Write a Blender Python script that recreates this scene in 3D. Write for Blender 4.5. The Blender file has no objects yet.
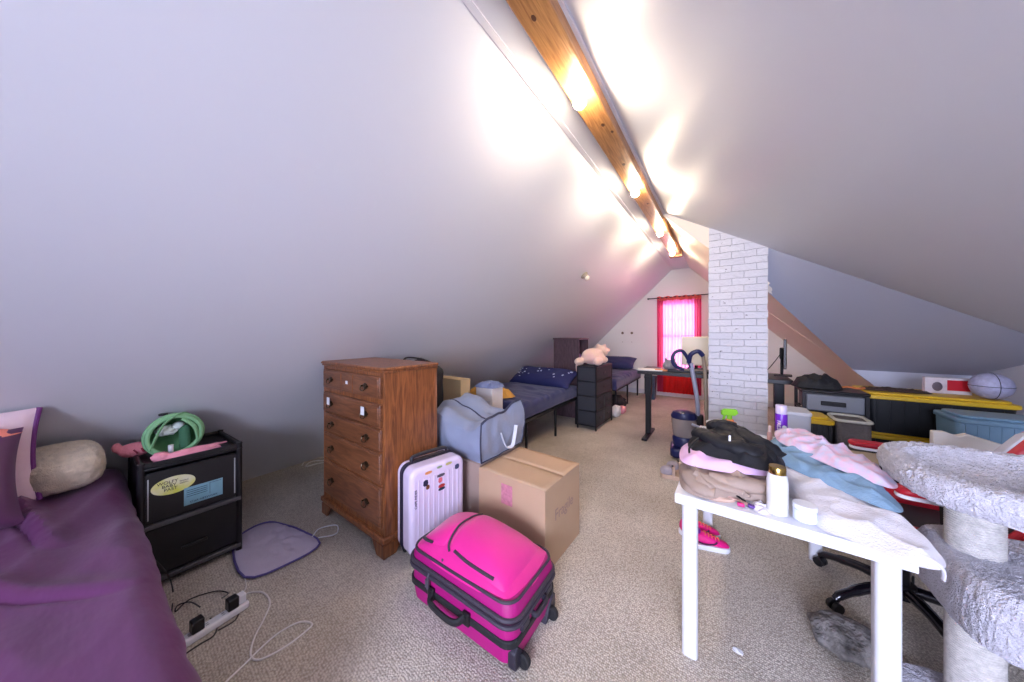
import bpy, bmesh, math, random
from mathutils import Vector, Matrix, noise
C = bpy.context.scene.collection
S = bpy.context.scene
PI = math.pi
random.seed(4)

# ------------------------------------------------------------------ camera, world, light, exposure
cam = bpy.data.cameras.new('camera'); co = bpy.data.objects.new('camera', cam); C.objects.link(co)
cam.sensor_width = 36; cam.lens = 36*303/1024; cam.shift_y = -8/1024; cam.clip_start = .02
co.location = (0, 0, 1.45); co.rotation_euler = (PI/2, 0, .604)
S.camera = co
S.view_settings.view_transform = 'Standard'; S.view_settings.look = 'None'
S.view_settings.gamma = 1; S.view_settings.use_curve_mapping = False
S.view_settings.exposure = 1.72
BULB = 118.0
w = bpy.data.worlds.new('daylight'); S.world = w; w.use_nodes = True
bgn = w.node_tree.nodes['Background']; bgn.inputs[0].default_value = (.86, .92, 1, 1); bgn.inputs[1].default_value = 1.3

def area(name, loc, rot, sx, sy, power, col):
    l = bpy.data.lights.new(name, 'AREA'); l.shape = 'RECTANGLE'; l.size = sx; l.size_y = sy
    l.energy = power; l.color = col
    o = bpy.data.objects.new(name, l); C.objects.link(o); o.location = loc; o.rotation_euler = rot
    return o
# daylight outside the window in the gable behind the camera, and outside the curtained window
rear = area('daylight_rear', (.6, -2.66, 1.62), (PI/2-.45, 0, -.12), 1.7, 1.4, 98, (.66, .71, 1)); rear.data.spread = 2.6
area('daylight_far', (-.78, 8.0, 1.4), (-PI/2, 0, 0), .8, 1.5, 11, (1, 1, .92))

# ------------------------------------------------------------------ materials
def lin(c):
    r = []
    for v in c[:3]:
        v = v/255.0
        r.append(v/12.92 if v <= .04045 else ((v+.055)/1.055)**2.4)
    return (*r, 1)
MATS = {}
def mat(name, col, rough=.6, metal=0, bump=None, var=None, sheen=0, spec=.5, trans=0, emit=None, alpha=1, stretch=None, coat=0):
    if name in MATS: return MATS[name]
    m = bpy.data.materials.new(name); m.use_nodes = True; MATS[name] = m
    nt = m.node_tree; N = nt.nodes; L = nt.links; b = N['Principled BSDF']
    c = lin(col)
    b.inputs['Base Color'].default_value = c; b.inputs['Roughness'].default_value = rough
    b.inputs['Metallic'].default_value = metal; b.inputs['Specular IOR Level'].default_value = spec
    b.inputs['Sheen Weight'].default_value = sheen; b.inputs['Transmission Weight'].default_value = trans
    b.inputs['Coat Weight'].default_value = coat
    b.inputs['Alpha'].default_value = alpha
    if emit:
        b.inputs['Emission Color'].default_value = lin(emit[0]); b.inputs['Emission Strength'].default_value = emit[1]
    tc = N.new('ShaderNodeTexCoord'); vec = tc.outputs['Object']
    if stretch:
        mp = N.new('ShaderNodeMapping'); mp.inputs['Scale'].default_value = stretch; L.new(vec, mp.inputs[0]); vec = mp.outputs[0]
    if var:
        n = N.new('ShaderNodeTexNoise'); n.inputs['Scale'].default_value = var[0]; n.inputs['Detail'].default_value = 5
        L.new(vec, n.inputs['Vector'])
        r = N.new('ShaderNodeValToRGB'); a = var[1]
        c2 = lin(var[2]) if len(var) > 2 else tuple(x*(1-a) for x in c[:3])+(1,)
        r.color_ramp.elements[0].position = .32; r.color_ramp.elements[1].position = .68
        r.color_ramp.elements[0].color = c2; r.color_ramp.elements[1].color = c if len(var) > 2 else tuple(min(1, x*(1+a*.5)) for x in c[:3])+(1,)
        L.new(n.outputs['Fac'], r.inputs[0]); L.new(r.outputs[0], b.inputs['Base Color'])
    if bump:
        n = N.new('ShaderNodeTexNoise'); n.inputs['Scale'].default_value = bump[0]; n.inputs['Detail'].default_value = 3
        L.new(vec, n.inputs['Vector'])
        bp = N.new('ShaderNodeBump'); bp.inputs['Strength'].default_value = bump[1]; bp.inputs['Distance'].default_value = bump[2] if len(bump) > 2 else .01
        L.new(n.outputs['Fac'], bp.inputs['Height']); L.new(bp.outputs[0], b.inputs['Normal'])
    return m

def carpet_mat():
    m = bpy.data.materials.new('loop_carpet'); m.use_nodes = True; nt = m.node_tree; N = nt.nodes; L = nt.links; b = N['Principled BSDF']
    b.inputs['Roughness'].default_value = .95; b.inputs['Specular IOR Level'].default_value = .15
    tc = N.new('ShaderNodeTexCoord'); mp = N.new('ShaderNodeMapping'); mp.inputs['Scale'].default_value = (135, 95, 80); mp.inputs['Rotation'].default_value = (0, 0, .05)
    L.new(tc.outputs['Object'], mp.inputs[0])
    v = N.new('ShaderNodeTexVoronoi'); v.inputs['Scale'].default_value = 1; v.inputs['Randomness'].default_value = .55; L.new(mp.outputs[0], v.inputs['Vector'])
    n = N.new('ShaderNodeTexNoise'); n.inputs['Scale'].default_value = 1.6; n.inputs['Detail'].default_value = 6; L.new(tc.outputs['Object'], n.inputs['Vector'])
    r = N.new('ShaderNodeValToRGB'); r.color_ramp.elements[0].position = .1; r.color_ramp.elements[1].position = .75
    r.color_ramp.elements[0].color = lin((244, 236, 222)); r.color_ramp.elements[1].color = lin((176, 166, 152))
    L.new(v.outputs['Distance'], r.inputs[0])
    r2 = N.new('ShaderNodeValToRGB'); r2.color_ramp.elements[0].position = .3; r2.color_ramp.elements[1].position = .65
    r2.color_ramp.elements[0].color = (.74, .72, .69, 1); r2.color_ramp.elements[1].color = (1, 1, 1, 1); L.new(n.outputs['Fac'], r2.inputs[0])
    mx = N.new('ShaderNodeMix'); mx.data_type = 'RGBA'; mx.blend_type = 'MULTIPLY'; mx.inputs[0].default_value = 1
    L.new(r.outputs[0], mx.inputs[6]); L.new(r2.outputs[0], mx.inputs[7]); L.new(mx.outputs[2], b.inputs['Base Color'])
    bp = N.new('ShaderNodeBump'); bp.inputs['Strength'].default_value = .9; bp.inputs['Distance'].default_value = .006; bp.invert = True
    L.new(v.outputs['Distance'], bp.inputs['Height']); L.new(bp.outputs[0], b.inputs['Normal'])
    return m
def wood_mat(name, c1, c2, stretch, rough=.4, coat=.2):
    m = bpy.data.materials.new(name); m.use_nodes = True; nt = m.node_tree; N = nt.nodes; L = nt.links; b = N['Principled BSDF']
    b.inputs['Roughness'].default_value = rough; b.inputs['Coat Weight'].default_value = coat; b.inputs['Coat Roughness'].default_value = .25
    tc = N.new('ShaderNodeTexCoord'); mp = N.new('ShaderNodeMapping'); mp.inputs['Scale'].default_value = stretch; L.new(tc.outputs['Object'], mp.inputs[0])
    n = N.new('ShaderNodeTexNoise'); n.inputs['Scale'].default_value = 6; n.inputs['Detail'].default_value = 8; n.inputs['Distortion'].default_value = 1.2; L.new(mp.outputs[0], n.inputs['Vector'])
    r = N.new('ShaderNodeValToRGB'); r.color_ramp.elements[0].position = .3; r.color_ramp.elements[1].position = .7
    r.color_ramp.elements[0].color = lin(c1); r.color_ramp.elements[1].color = lin(c2)
    L.new(n.outputs['Fac'], r.inputs[0]); L.new(r.outputs[0], b.inputs['Base Color'])
    bp = N.new('ShaderNodeBump'); bp.inputs['Strength'].default_value = .08; bp.inputs['Distance'].default_value = .003
    L.new(n.outputs['Fac'], bp.inputs['Height']); L.new(bp.outputs[0], b.inputs['Normal'])
    return m
def paint_mat(name, col, rough, bscale=2.2, bstr=.25, stretch=(1, .3, 1), dist=.03):
    """semi-gloss roller paint on slightly uneven board"""
    m = mat(name, col, rough, stretch=stretch, bump=(bscale, bstr, dist))
    return m
M_ceil = paint_mat('semi_gloss_white_paint', (218, 220, 227), .42)
M_gab = paint_mat('matt_white_paint', (242, 240, 238), .7)
M_grey = paint_mat('grey_white_paint', (206, 208, 220), .5); M_bay = paint_mat('shaded_grey_white', (172, 174, 188), .5)  # M_bay: grey-white darkened so the bay slope carries its shade in the colour
M_trimw = mat('white_trim_board', (225, 225, 230), .35)
M_carpet = carpet_mat()
M_beam = wood_mat('knotty_pine', (150, 98, 52), (205, 150, 92), (14, .8, 14), .35, .3)
M_dwood = wood_mat('dresser_wood', (96, 52, 26), (164, 100, 56), (7, 7, .7), .38)
M_dfront = wood_mat('dresser_front_wood', (98, 58, 36), (140, 88, 56), (.8, 6, 6), .4)
M_dark = mat('dark_metal', (34, 34, 38), .4, .4)
M_black = mat('black_plastic', (20, 20, 23), .32, bump=(60, .05))
M_blackm = mat('matt_black', (26, 26, 29), .7, bump=(90, .2))
M_white = mat('white_plastic', (236, 238, 242), .35)
M_card = mat('cardboard', (196, 164, 132), .8, var=(3, .06), bump=(40, .05))
M_cardw = mat('white_cardboard', (232, 226, 214), .75, var=(4, .05))
M_navy = mat('navy_fabric', (44, 48, 98), .8, sheen=.2, bump=(120, .15, .004))
M_chrome = mat('chrome', (190, 190, 196), .15, 1)
M_red = mat('red_leather', (186, 22, 44), .4, bump=(150, .1, .002))
M_yellow = mat('yellow_plastic', (214, 176, 40), .4)

# ------------------------------------------------------------------ mesh builder
class MB:
    def __init__(s): s.v = []; s.f = []
    def add(s, vs, fs, T=None):
        o = len(s.v)
        s.v += [tuple(T @ Vector(p)) if T else tuple(p) for p in vs]
        s.f += [tuple(i+o for i in f) for f in fs]; return s
    def box(s, x0, x1, y0, y1, z0, z1, T=None):
        v = [(x0,y0,z0),(x1,y0,z0),(x1,y1,z0),(x0,y1,z0),(x0,y0,z1),(x1,y0,z1),(x1,y1,z1),(x0,y1,z1)]
        return s.add(v, [(0,3,2,1),(4,5,6,7),(0,1,5,4),(1,2,6,5),(2,3,7,6),(3,0,4,7)], T)
    def hexa(s, v): return s.add(v, [(0,3,2,1),(4,5,6,7),(0,1,5,4),(1,2,6,5),(2,3,7,6),(3,0,4,7)])
    def prism(s, poly, a, b, axis='z', T=None):
        n = len(poly)
        def P(p, h): return {'z': (p[0], p[1], h), 'y': (p[0], h, p[1]), 'x': (h, p[0], p[1])}[axis]
        v = [P(p, a) for p in poly]+[P(p, b) for p in poly]
        f = [tuple(range(n))[::-1], tuple(range(n, 2*n))]+[(i, (i+1) % n, n+(i+1) % n, n+i) for i in range(n)]
        return s.add(v, f, T)
    def cyl(s, p0, p1, r0, r1=None, seg=16, T=None):
        r1 = r0 if r1 is None else r1
        p0 = Vector(p0); p1 = Vector(p1); d = (p1-p0).normalized()
        a = d.orthogonal().normalized(); b = d.cross(a)
        v = []
        for p, r in ((p0, r0), (p1, r1)):
            for i in range(seg):
                t = 2*PI*i/seg; v.append(p+a*(r*math.cos(t))+b*(r*math.sin(t)))
        f = [tuple(range(seg))[::-1], tuple(range(seg, 2*seg))]+[(i, (i+1) % seg, seg+(i+1) % seg, seg+i) for i in range(seg)]
        return s.add(v, f, T)
    def tube(s, pts, r, seg=8, smooth=True, closed=False, T=None, flat=1):
        pts = [Vector(p) for p in pts]
        if smooth: pts = crom(pts, 8, closed)
        n = len(pts); v = []; up = None
        for i, p in enumerate(pts):
            d = (pts[(i+1) % n]-pts[i-1]) if closed else (pts[min(i+1, n-1)]-pts[max(i-1, 0)])
            d.normalize()
            if up is None: up = d.orthogonal().normalized() if abs(d.z) > .95 else Vector((0, 0, 1))
            a = (up-d*up.dot(d))
            a = a.normalized() if a.length > 1e-5 else d.orthogonal().normalized()
            up = a; b = d.cross(a); rr = r[min(i*len(r)//n, len(r)-1)] if isinstance(r, (list, tuple)) else r
            for k in range(seg):
                t = 2*PI*k/seg; v.append(p+a*(rr*flat*math.cos(t))+b*(rr*math.sin(t)))
        f = []
        for i in range(n if closed else n-1):
            j = (i+1) % n
            for k in range(seg): f.append((i*seg+k, i*seg+(k+1) % seg, j*seg+(k+1) % seg, j*seg+k))
        if not closed: f += [tuple(range(seg))[::-1], tuple((n-1)*seg+k for k in range(seg))]
        return s.add(v, f, T)
    def lathe(s, prof, c=(0, 0, 0), seg=24, T=None, sx=1, sy=1):
        v = []; n = len(prof)
        for r, z in prof:
            for k in range(seg):
                t = 2*PI*k/seg; v.append((c[0]+sx*r*math.cos(t), c[1]+sy*r*math.sin(t), c[2]+z))
        f = []
        for i in range(n-1):
            for k in range(seg): f.append((i*seg+k, i*seg+(k+1) % seg, (i+1)*seg+(k+1) % seg, (i+1)*seg+k))
        f += [tuple(range(seg))[::-1], tuple((n-1)*seg+k for k in range(seg))]
        return s.add(v, f, T)
    def ball(s, c, rx, ry=None, rz=None, seg=20, rings=12, T=None, amp=0, fs=6, sd=0):
        ry = rx if ry is None else ry; rz = rx if rz is None else rz
        v = []; 
        for i in range(rings+1):
            p = PI*i/rings
            for k in range(seg):
                t = 2*PI*k/seg; d = Vector((math.sin(p)*math.cos(t), math.sin(p)*math.sin(t), math.cos(p)))
                q = 1+amp*noise.noise(d*fs*.5+Vector((sd, sd*.7, 0))) if amp else 1
                v.append((c[0]+rx*q*d.x, c[1]+ry*q*d.y, c[2]+rz*q*d.z))
        f = [(i*seg+k, (i+1)*seg+k, (i+1)*seg+(k+1) % seg, i*seg+(k+1) % seg) for i in range(rings) for k in range(seg)]
        return s.add(v, f, T)
    def grid(s, nu, nv, fn, T=None, closed=False):
        v = [fn(i/nu, j/nv) for i in range(nu+1) for j in range(nv+1)]
        f = [(i*(nv+1)+j, (i+1)*(nv+1)+j, (i+1)*(nv+1)+j+1, i*(nv+1)+j+1) for i in range(nu) for j in range(nv)]
        return s.add(v, f, T)
    def heap(s, outline, z0, h, amp=.02, fs=7, p=3.0, sd=0, folds=None, rings=22, seg=110, centre=None, ridge=1.0, lift=None, T=None, under=0):
        """soft pile of cloth: outline on the ground, domed and folded top, closed below"""
        o = crom([Vector((x, y, 0)) for x, y in outline], 16, True)
        L = len(o); pts = [o[int(i*L/seg)] for i in range(seg)]
        c = centre or (sum(q.x for q in pts)/seg, sum(q.y for q in pts)/seg)
        v = []
        for k in range(rings+1):
            t = k/rings
            for q in pts:
                x = c[0]+(q.x-c[0])*t; y = c[1]+(q.y-c[1])*t
                n1 = noise.noise(Vector((x*fs, y*fs, sd))); n2 = noise.noise(Vector((x*fs*2.3, y*fs*2.3, sd+7)))
                e = 1-t**p
                z = z0+(lift(x, y) if lift else 0)+h*e+(amp*(1-abs(n1)*3*ridge)+amp*.5*n2)*min(1, e*2.5)
                if folds:
                    for (ang, kk, ff) in folds:
                        ph = (x*math.cos(ang)+y*math.sin(ang))*kk+2.6*noise.noise(Vector((x*5, y*5, sd+3)))
                        z += ff*(1-abs(math.sin(ph))**.6*1.6)*min(1, e*3)*(.5+noise.noise(Vector((x*4, y*4, sd+9))))
                v.append((x, y, max(z, z0+.002)))
        f = [(k*seg+i, k*seg+(i+1) % seg, (k+1)*seg+(i+1) % seg, (k+1)*seg+i) for k in range(rings) for i in range(seg)]
        b = len(v)
        for q in pts: v.append((c[0]+(q.x-c[0])*.97, c[1]+(q.y-c[1])*.97, z0-under+(lift(q.x, q.y) if lift else 0)))
        f += [(rings*seg+i, rings*seg+(i+1) % seg, b+(i+1) % seg, b+i) for i in range(seg)]
        f.append(tuple(b+i for i in range(seg))[::-1])
        return s.add(v, f, T)
    def build(s, name, m, parent=None, loc=None, rot=None, bevel=0, smooth=None, sub=0, remesh=0, solid=0, bseg=2, label=None):
        me = bpy.data.meshes.new(name); me.from_pydata(s.v, [], s.f); me.update()
        bm = bmesh.new(); bm.from_mesh(me); bmesh.ops.remove_doubles(bm, verts=bm.verts, dist=1e-5)
        bmesh.ops.recalc_face_normals(bm, faces=bm.faces); bm.to_mesh(me); bm.free()
        me.materials.append(m)
        o = bpy.data.objects.new(name, me); C.objects.link(o)
        if parent: o.parent = parent
        if loc: o.location = loc
        if rot: o.rotation_euler = rot
        if remesh:
            r = o.modifiers.new('blend', 'REMESH'); r.mode = 'VOXEL'; r.voxel_size = remesh; r.use_smooth_shade = True
            sm = o.modifiers.new('soften', 'SMOOTH'); sm.iterations = 6; sm.factor = .6
        if solid:
            q = o.modifiers.new('thickness', 'SOLIDIFY'); q.thickness = solid; q.offset = 0
        if bevel:
            bv = o.modifiers.new('edge', 'BEVEL'); bv.width = bevel; bv.segments = bseg; bv.limit_method = 'ANGLE'; bv.angle_limit = .6
        if sub:
            q = o.modifiers.new('sub', 'SUBSURF'); q.levels = sub; q.render_levels = sub
        if smooth is None: smooth = bool(sub or bevel)
        if smooth:
            for p in me.polygons: p.use_smooth = True
            if not sub and not remesh:
                me.set_sharp_from_angle(angle=.7)
        if label: o['label'] = label
        return o
def crom(p, k=8, closed=False):
    n = len(p); out = []
    for i in range(n if closed else n-1):
        a, b, c, d = (p[(i-1) % n], p[i], p[(i+1) % n], p[(i+2) % n]) if closed else (p[max(i-1, 0)], p[i], p[i+1], p[min(i+2, n-1)])
        for j in range(k):
            t = j/k; out.append(.5*((2*b)+(c-a)*t+(2*a-5*b+4*c-d)*t*t+(3*b-a-3*c+d)*t**3))
    if not closed: out.append(p[-1])
    return out
def rr(w, h, r, n=6, cx=0, cy=0):
    o = []
    for (sx, sy, a0) in ((1, 1, 0), (-1, 1, PI/2), (-1, -1, PI), (1, -1, 3*PI/2)):
        for i in range(n+1):
            a = a0+PI/2*i/n; o.append((cx+sx*(w/2-r)+r*math.cos(a), cy+sy*(h/2-r)+r*math.sin(a)))
    return o
def thing(name, label, cat, loc=(0, 0, 0), rz=0, group=None):
    o = bpy.data.objects.new(name, None); C.objects.link(o); o.empty_display_size = .1
    o.location = loc; o.rotation_euler = (0, 0, rz); return tag(o, label, cat, group)
def tag(o, label, cat, group=None, kind=None):
    o['label'] = label; o['category'] = cat
    if group: o['group'] = group
    if kind: o['kind'] = kind
    return o
def struct(name, mb, m, **k):
    o = mb.build(name, m, **k); o['kind'] = 'structure'; return o
def copy_tree(o, parent=None):
    c = o.copy(); C.objects.link(c)
    if parent: c.parent = parent
    for ch in list(o.children): copy_tree(ch, c)
    return c
def text(name, body, m, parent, loc, rot, size, ext=.0006, ax='CENTER'):
    cu = bpy.data.curves.new(name, 'FONT'); cu.body = body; cu.size = size; cu.extrude = ext; cu.align_x = ax; cu.align_y = 'CENTER'
    cu.materials.append(m); q = bpy.data.objects.new(name, cu); C.objects.link(q); bpy.context.view_layer.update()
    me = bpy.data.meshes.new_from_object(q.evaluated_get(bpy.context.evaluated_depsgraph_get())); bpy.data.objects.remove(q)
    o = bpy.data.objects.new(name, me); C.objects.link(o); o.parent = parent; o.location = loc; o.rotation_euler = rot
    return o

# ------------------------------------------------------------------ the room
XW, SL, XL, XR, ZR, YG, YC = -3.85, .992, -.920, -.577, 2.897, 7.78, 4.03
Y0 = -2.3
def zn(x): return ZR-.59*(x-XR)          # ceiling above and right of the camera
def zf(x): return ZR-1.015*(x-XR)        # steeper roof slope beyond the chimney
struct('floor', MB().box(-3.95, 4.4, Y0-.1, YG+.1, -.1, 0), M_carpet)
wl = MB(); t = .08
wl.prism([(XW, 0), (XL, SL*(XL-XW)), (XL-t, SL*(XL-XW)+t), (XW-2*t, 0)], Y0, YG, 'y')
struct('wall_left', wl, M_ceil)
struct('ceiling', MB().box(XL-.03, XR+.03, Y0, YG, ZR, ZR+.06), M_ceil)
struct('wall_right', MB().prism([(XR, ZR), (XR+.05, ZR+.08), (4.32, zn(4.32)+.08), (4.3, 0.0)], Y0, YC, 'y'), M_ceil)
# narrow boards and grooves beside the ridge
struct('trim_1', MB().prism([(XL-.012, SL*(XL-.012-XW)+.01), (XL+.03, ZR+.0), (XL+.03, ZR-.008), (XL-.004, SL*(XL-.004-XW)-.014)], Y0, YG-.01, 'y'), M_trimw)
struct('trim_2', MB().prism([(XR-.04, ZR+.002), (XR+.02, zn(XR+.02)+.002), (XR+.02, zn(XR+.02)-.018), (XR-.04, ZR-.02)], Y0, YC+.3, 'y'), M_trimw)
struct('gap_shade_strip', MB().box(XR-.075, XR-.06, Y0, YC+.6, ZR-.05, ZR), mat('shadow_gap', (70, 66, 62), .8))  # solid dark strip, coloured as the shadow between beam and board
# beyond the chimney: far roof slope, its valley, knee wall and end wall of the side bay
A = (.38, 4.2, 1.925); K = (1.28, 5.2, zf(1.28)); XE = 2.1
far = MB()
def slab(mb, pts, nrm, t=.05):
    n = len(pts); N_ = Vector(nrm).normalized()*t
    mb.add([Vector(p) for p in pts]+[Vector(p)+N_ for p in pts],
           [tuple(range(n)), tuple(range(n, 2*n))[::-1]]+[(i, (i+1) % n, n+(i+1) % n, n+i) for i in range(n)])
slab(far, [(XR, YC+.03, ZR), (A[0], YC+.03, zf(A[0])), (A[0], A[1], zf(A[0])), K, (1.28, YG, zf(1.28)), (XR, YG, ZR)], (1, 0, 1))
slab(far, [(1.28, K[1], zf(1.28)), (2.28, K[1], 0), (2.28, YG, 0), (1.28, YG, zf(1.28))], (1, 0, 1))
struct('wall_far_slope', far, mat('warm_white_paint', (242, 230, 214), .6, stretch=(1, .3, 1), bump=(2.2, .2, .02)))
bat = MB(); slab(bat, [(.50, 5.63, zf(.50)-.001), (1.05, 5.33, zf(1.05)-.001), (1.05, 5.37, zf(1.05)-.001), (.50, 5.67, zf(.50)-.001)], (-1, 0, -1), .004)
struct('trim_4', bat, MATS['warm_white_paint'])
dg = MB()
def bay(u, v):
    x = A[0]+(XE-A[0])*u
    top = Vector((x, YC+.005, zn(x)+.002))
    if x < K[0]:
        k = (x-A[0])/(K[0]-A[0]); bot = Vector((x, A[1]+(K[1]-A[1])*k, A[2]+(K[2]-A[2])*k))
    else: bot = Vector((x, K[1], K[2]))
    return top.lerp(bot, v)
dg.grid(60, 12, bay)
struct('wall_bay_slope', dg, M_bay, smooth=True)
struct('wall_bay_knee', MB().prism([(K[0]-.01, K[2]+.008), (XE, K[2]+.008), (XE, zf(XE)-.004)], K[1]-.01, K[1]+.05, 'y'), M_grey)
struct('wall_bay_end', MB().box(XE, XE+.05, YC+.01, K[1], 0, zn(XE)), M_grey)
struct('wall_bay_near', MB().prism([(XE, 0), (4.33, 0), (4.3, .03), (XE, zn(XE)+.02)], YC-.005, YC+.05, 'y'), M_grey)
struct('wall_bay_filler', MB().prism([(XR-.02, ZR+.04), (-.10, zn(-.10)+.04), (-.10, zf(-.10)-.03), (XR-.02, ZR-.01)], YC+.01, YC+.05, 'y'), MATS['warm_white_paint'])
# far gable with window opening, rear gable with window opening behind the camera
wx0, wx1, wz0, wz1 = -1.17, -.40, .62, 2.14
def gable(name, y0, y1, x0, x1, z0, z1, m):
    g = MB(); top = 3.3
    g.box(-4, x0, y0, y1, 0, top); g.box(x1, 4.4, y0, y1, 0, top); g.box(x0, x1, y0, y1, 0, z0); g.box(x0, x1, y0, y1, z1, top)
    return struct(name, g, m)
gable('wall_far', YG, YG+.12, wx0, wx1, wz0, wz1, M_gab)
gable('wall_rear', Y0-.12, Y0, -.3, 1.5, .8, 2.2, M_gab)
struct('baseboard_far', MB().box(-3.6, 2.2, YG-.02, YG, 0, .11), M_trimw, bevel=.005)
M_glass = bpy.data.materials.new('thin_glass'); M_glass.use_nodes = True
nt = M_glass.node_tree; nt.nodes.clear(); o_ = nt.nodes.new('ShaderNodeOutputMaterial'); tr = nt.nodes.new('ShaderNodeBsdfTransparent'); gl = nt.nodes.new('ShaderNodeBsdfGlossy'); mx = nt.nodes.new('ShaderNodeMixShader')
gl.inputs['Roughness'].default_value = .02; mx.inputs[0].default_value = .06
nt.links.new(tr.outputs[0], mx.inputs[1]); nt.links.new(gl.outputs[0], mx.inputs[2]); nt.links.new(mx.outputs[0], o_.inputs[0])
def window(name, x0, x1, z0, z1, yin, s):
    fr = MB(); T = .05
    fr.box(x0, x0+T, yin, yin+s*.08, z0, z1); fr.box(x1-T, x1, yin, yin+s*.08, z0, z1)
    for z in (z0, (z0+z1)/2-T/2, z1-T): fr.box(x0, x1, yin, yin+s*.08, z, z+T)
    for k in (1, 2): 
        x = x0+(x1-x0)*k/3; fr.box(x-.01, x+.01, yin+s*.03, yin+s*.05, z0, z1)
    for k in (.25, .75):
        z = z0+(z1-z0)*k; fr.box(x0, x1, yin+s*.03, yin+s*.05, z-.01, z+.01)
    o = struct(name, fr, M_trimw)
    MB().box(x0+.01, x1-.01, yin+s*.037, yin+s*.041, z0+.01, z1-.01).build('window_glass', M_glass, o)
    sl = MB().box(x0-.06, x1+.06, min(yin-s*.03, yin+s*.01), max(yin-s*.03, yin+s*.01), z0-.05, z0); sl.build('window_sill', M_trimw, o)
window('window_1', wx0, wx1, wz0, wz1, YG+.0, 1)
window('window_2', -.3, 1.5, .8, 2.2, Y0, -1)

# ridge beam
beam = MB().box(-.722, -.575, Y0, 5.9, ZR-.1, ZR-.0)
bo = struct('ceiling_beam', beam, M_beam, bevel=.008)
bo.name = 'ceiling_beam'
MB().box(-.74, -.55, 5.9, 6.0, ZR-.13, ZR).build('beam_bracket', mat('tan_bracket', (176, 130, 90), .6), bo)
kn = MB()
for (y, x, r) in ((.62, -.62, .018), (.78, -.60, .014), (1.12, -.66, .01), (1.95, -.63, .011), (2.05, -.60, .009), (2.5, -.64, .012), (2.75, -.61, .01), (3.4, -.63, .01), (3.9, -.6, .012)):
    kn.lathe([(r, 0), (r*.9, -.0015), (0.001, -.002)], (x, y, ZR-.1), 14, sy=1.6)
kn.build('knot', mat('knot_brown', (88, 48, 24), .5), bo)
# chimney
def brick_mat():
    m = bpy.data.materials.new('white_painted_brick'); m.use_nodes = True; nt = m.node_tree; N = nt.nodes; L = nt.links; b = N['Principled BSDF']
    b.inputs['Roughness'].default_value = .5
    tc = N.new('ShaderNodeTexCoord')
    mp = N.new('ShaderNodeMapping'); mp.inputs['Rotation'].default_value = (PI/2, 0, 0); L.new(tc.outputs['Object'], mp.inputs[0])
    n0 = N.new('ShaderNodeTexNoise'); n0.inputs['Scale'].default_value = 9; L.new(tc.outputs['Object'], n0.inputs['Vector'])
    ad = N.new('ShaderNodeMix'); ad.data_type = 'VECTOR'; ad.inputs[0].default_value = .018
    L.new(mp.outputs[0], ad.inputs[4]); L.new(n0.outputs['Color'], ad.inputs[5])
    br = N.new('ShaderNodeTexBrick'); br.inputs['Scale'].default_value = 1; br.inputs['Brick Width'].default_value = .205; br.inputs['Row Height'].default_value = .071; br.inputs['Mortar Size'].default_value = .003; br.inputs['Mortar Smooth'].default_value = .6
    br.inputs['Color1'].default_value = lin((218, 218, 224)); br.inputs['Color2'].default_value = lin((211, 211, 219)); br.inputs['Mortar'].default_value = lin((203, 203, 211))
    L.new(ad.outputs[1], br.inputs['Vector'])
    n = N.new('ShaderNodeTexNoise'); n.inputs['Scale'].default_value = 34; n.inputs['Detail'].default_value = 2; L.new(tc.outputs['Object'], n.inputs['Vector'])
    r = N.new('ShaderNodeValToRGB'); r.color_ramp.elements[0].position = .725; r.color_ramp.elements[1].position = .74; r.color_ramp.elements[0].color = (1, 1, 1, 1); r.color_ramp.elements[1].color = (.28, .27, .28, 1); L.new(n.outputs['Fac'], r.inputs[0])
    mx = N.new('ShaderNodeMix'); mx.data_type = 'RGBA'; mx.blend_type = 'MULTIPLY'; mx.inputs[0].default_value = 1
    L.new(br.outputs['Color'], mx.inputs[6]); L.new(r.outputs[0], mx.inputs[7]); L.new(mx.outputs[2], b.inputs['Base Color'])
    n3 = N.new('ShaderNodeTexNoise'); n3.inputs['Scale'].default_value = 22; L.new(tc.outputs['Object'], n3.inputs['Vector'])
    mt = N.new('ShaderNodeMath'); mt.operation = 'MULTIPLY_ADD'; mt.inputs[1].default_value = -1.2; L.new(br.outputs['Fac'], mt.inputs[0]); L.new(n3.outputs['Fac'], mt.inputs[2])
    bp = N.new('ShaderNodeBump'); bp.inputs['Strength'].default_value = .9; bp.inputs['Distance'].default_value = .01; L.new(mt.outputs[0], bp.inputs['Height']); L.new(bp.outputs[0], b.inputs['Normal'])
    return m
ch = MB()
def chim(x, z):   # slightly wavy brick edges
    return .006*noise.noise(Vector((x*9, z*14, 3)))
nz = 38; zs = [2.66*k/nz for k in range(nz+1)]
for k in range(nz):
    a, b = zs[k], zs[k+1]
    l = -.115+chim(1, a)*1.2; r_ = .391+chim(2, a)*1.2
    if b > zn(.40)-.02:
        ch.prism([(l, a), (r_, a), (r_, zn(r_)+.012), (l, zn(l)+.012)], YC-.015, YC+.27, 'y'); break
    ch.prism([(l, a), (r_, a), (r_, b), (l, b)], YC-.015, YC+.27, 'y')
tag(struct('chimney', ch, brick_mat(), smooth=False), 'white painted brick chimney rising into the sloping ceiling', 'chimney', kind='structure')

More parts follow.
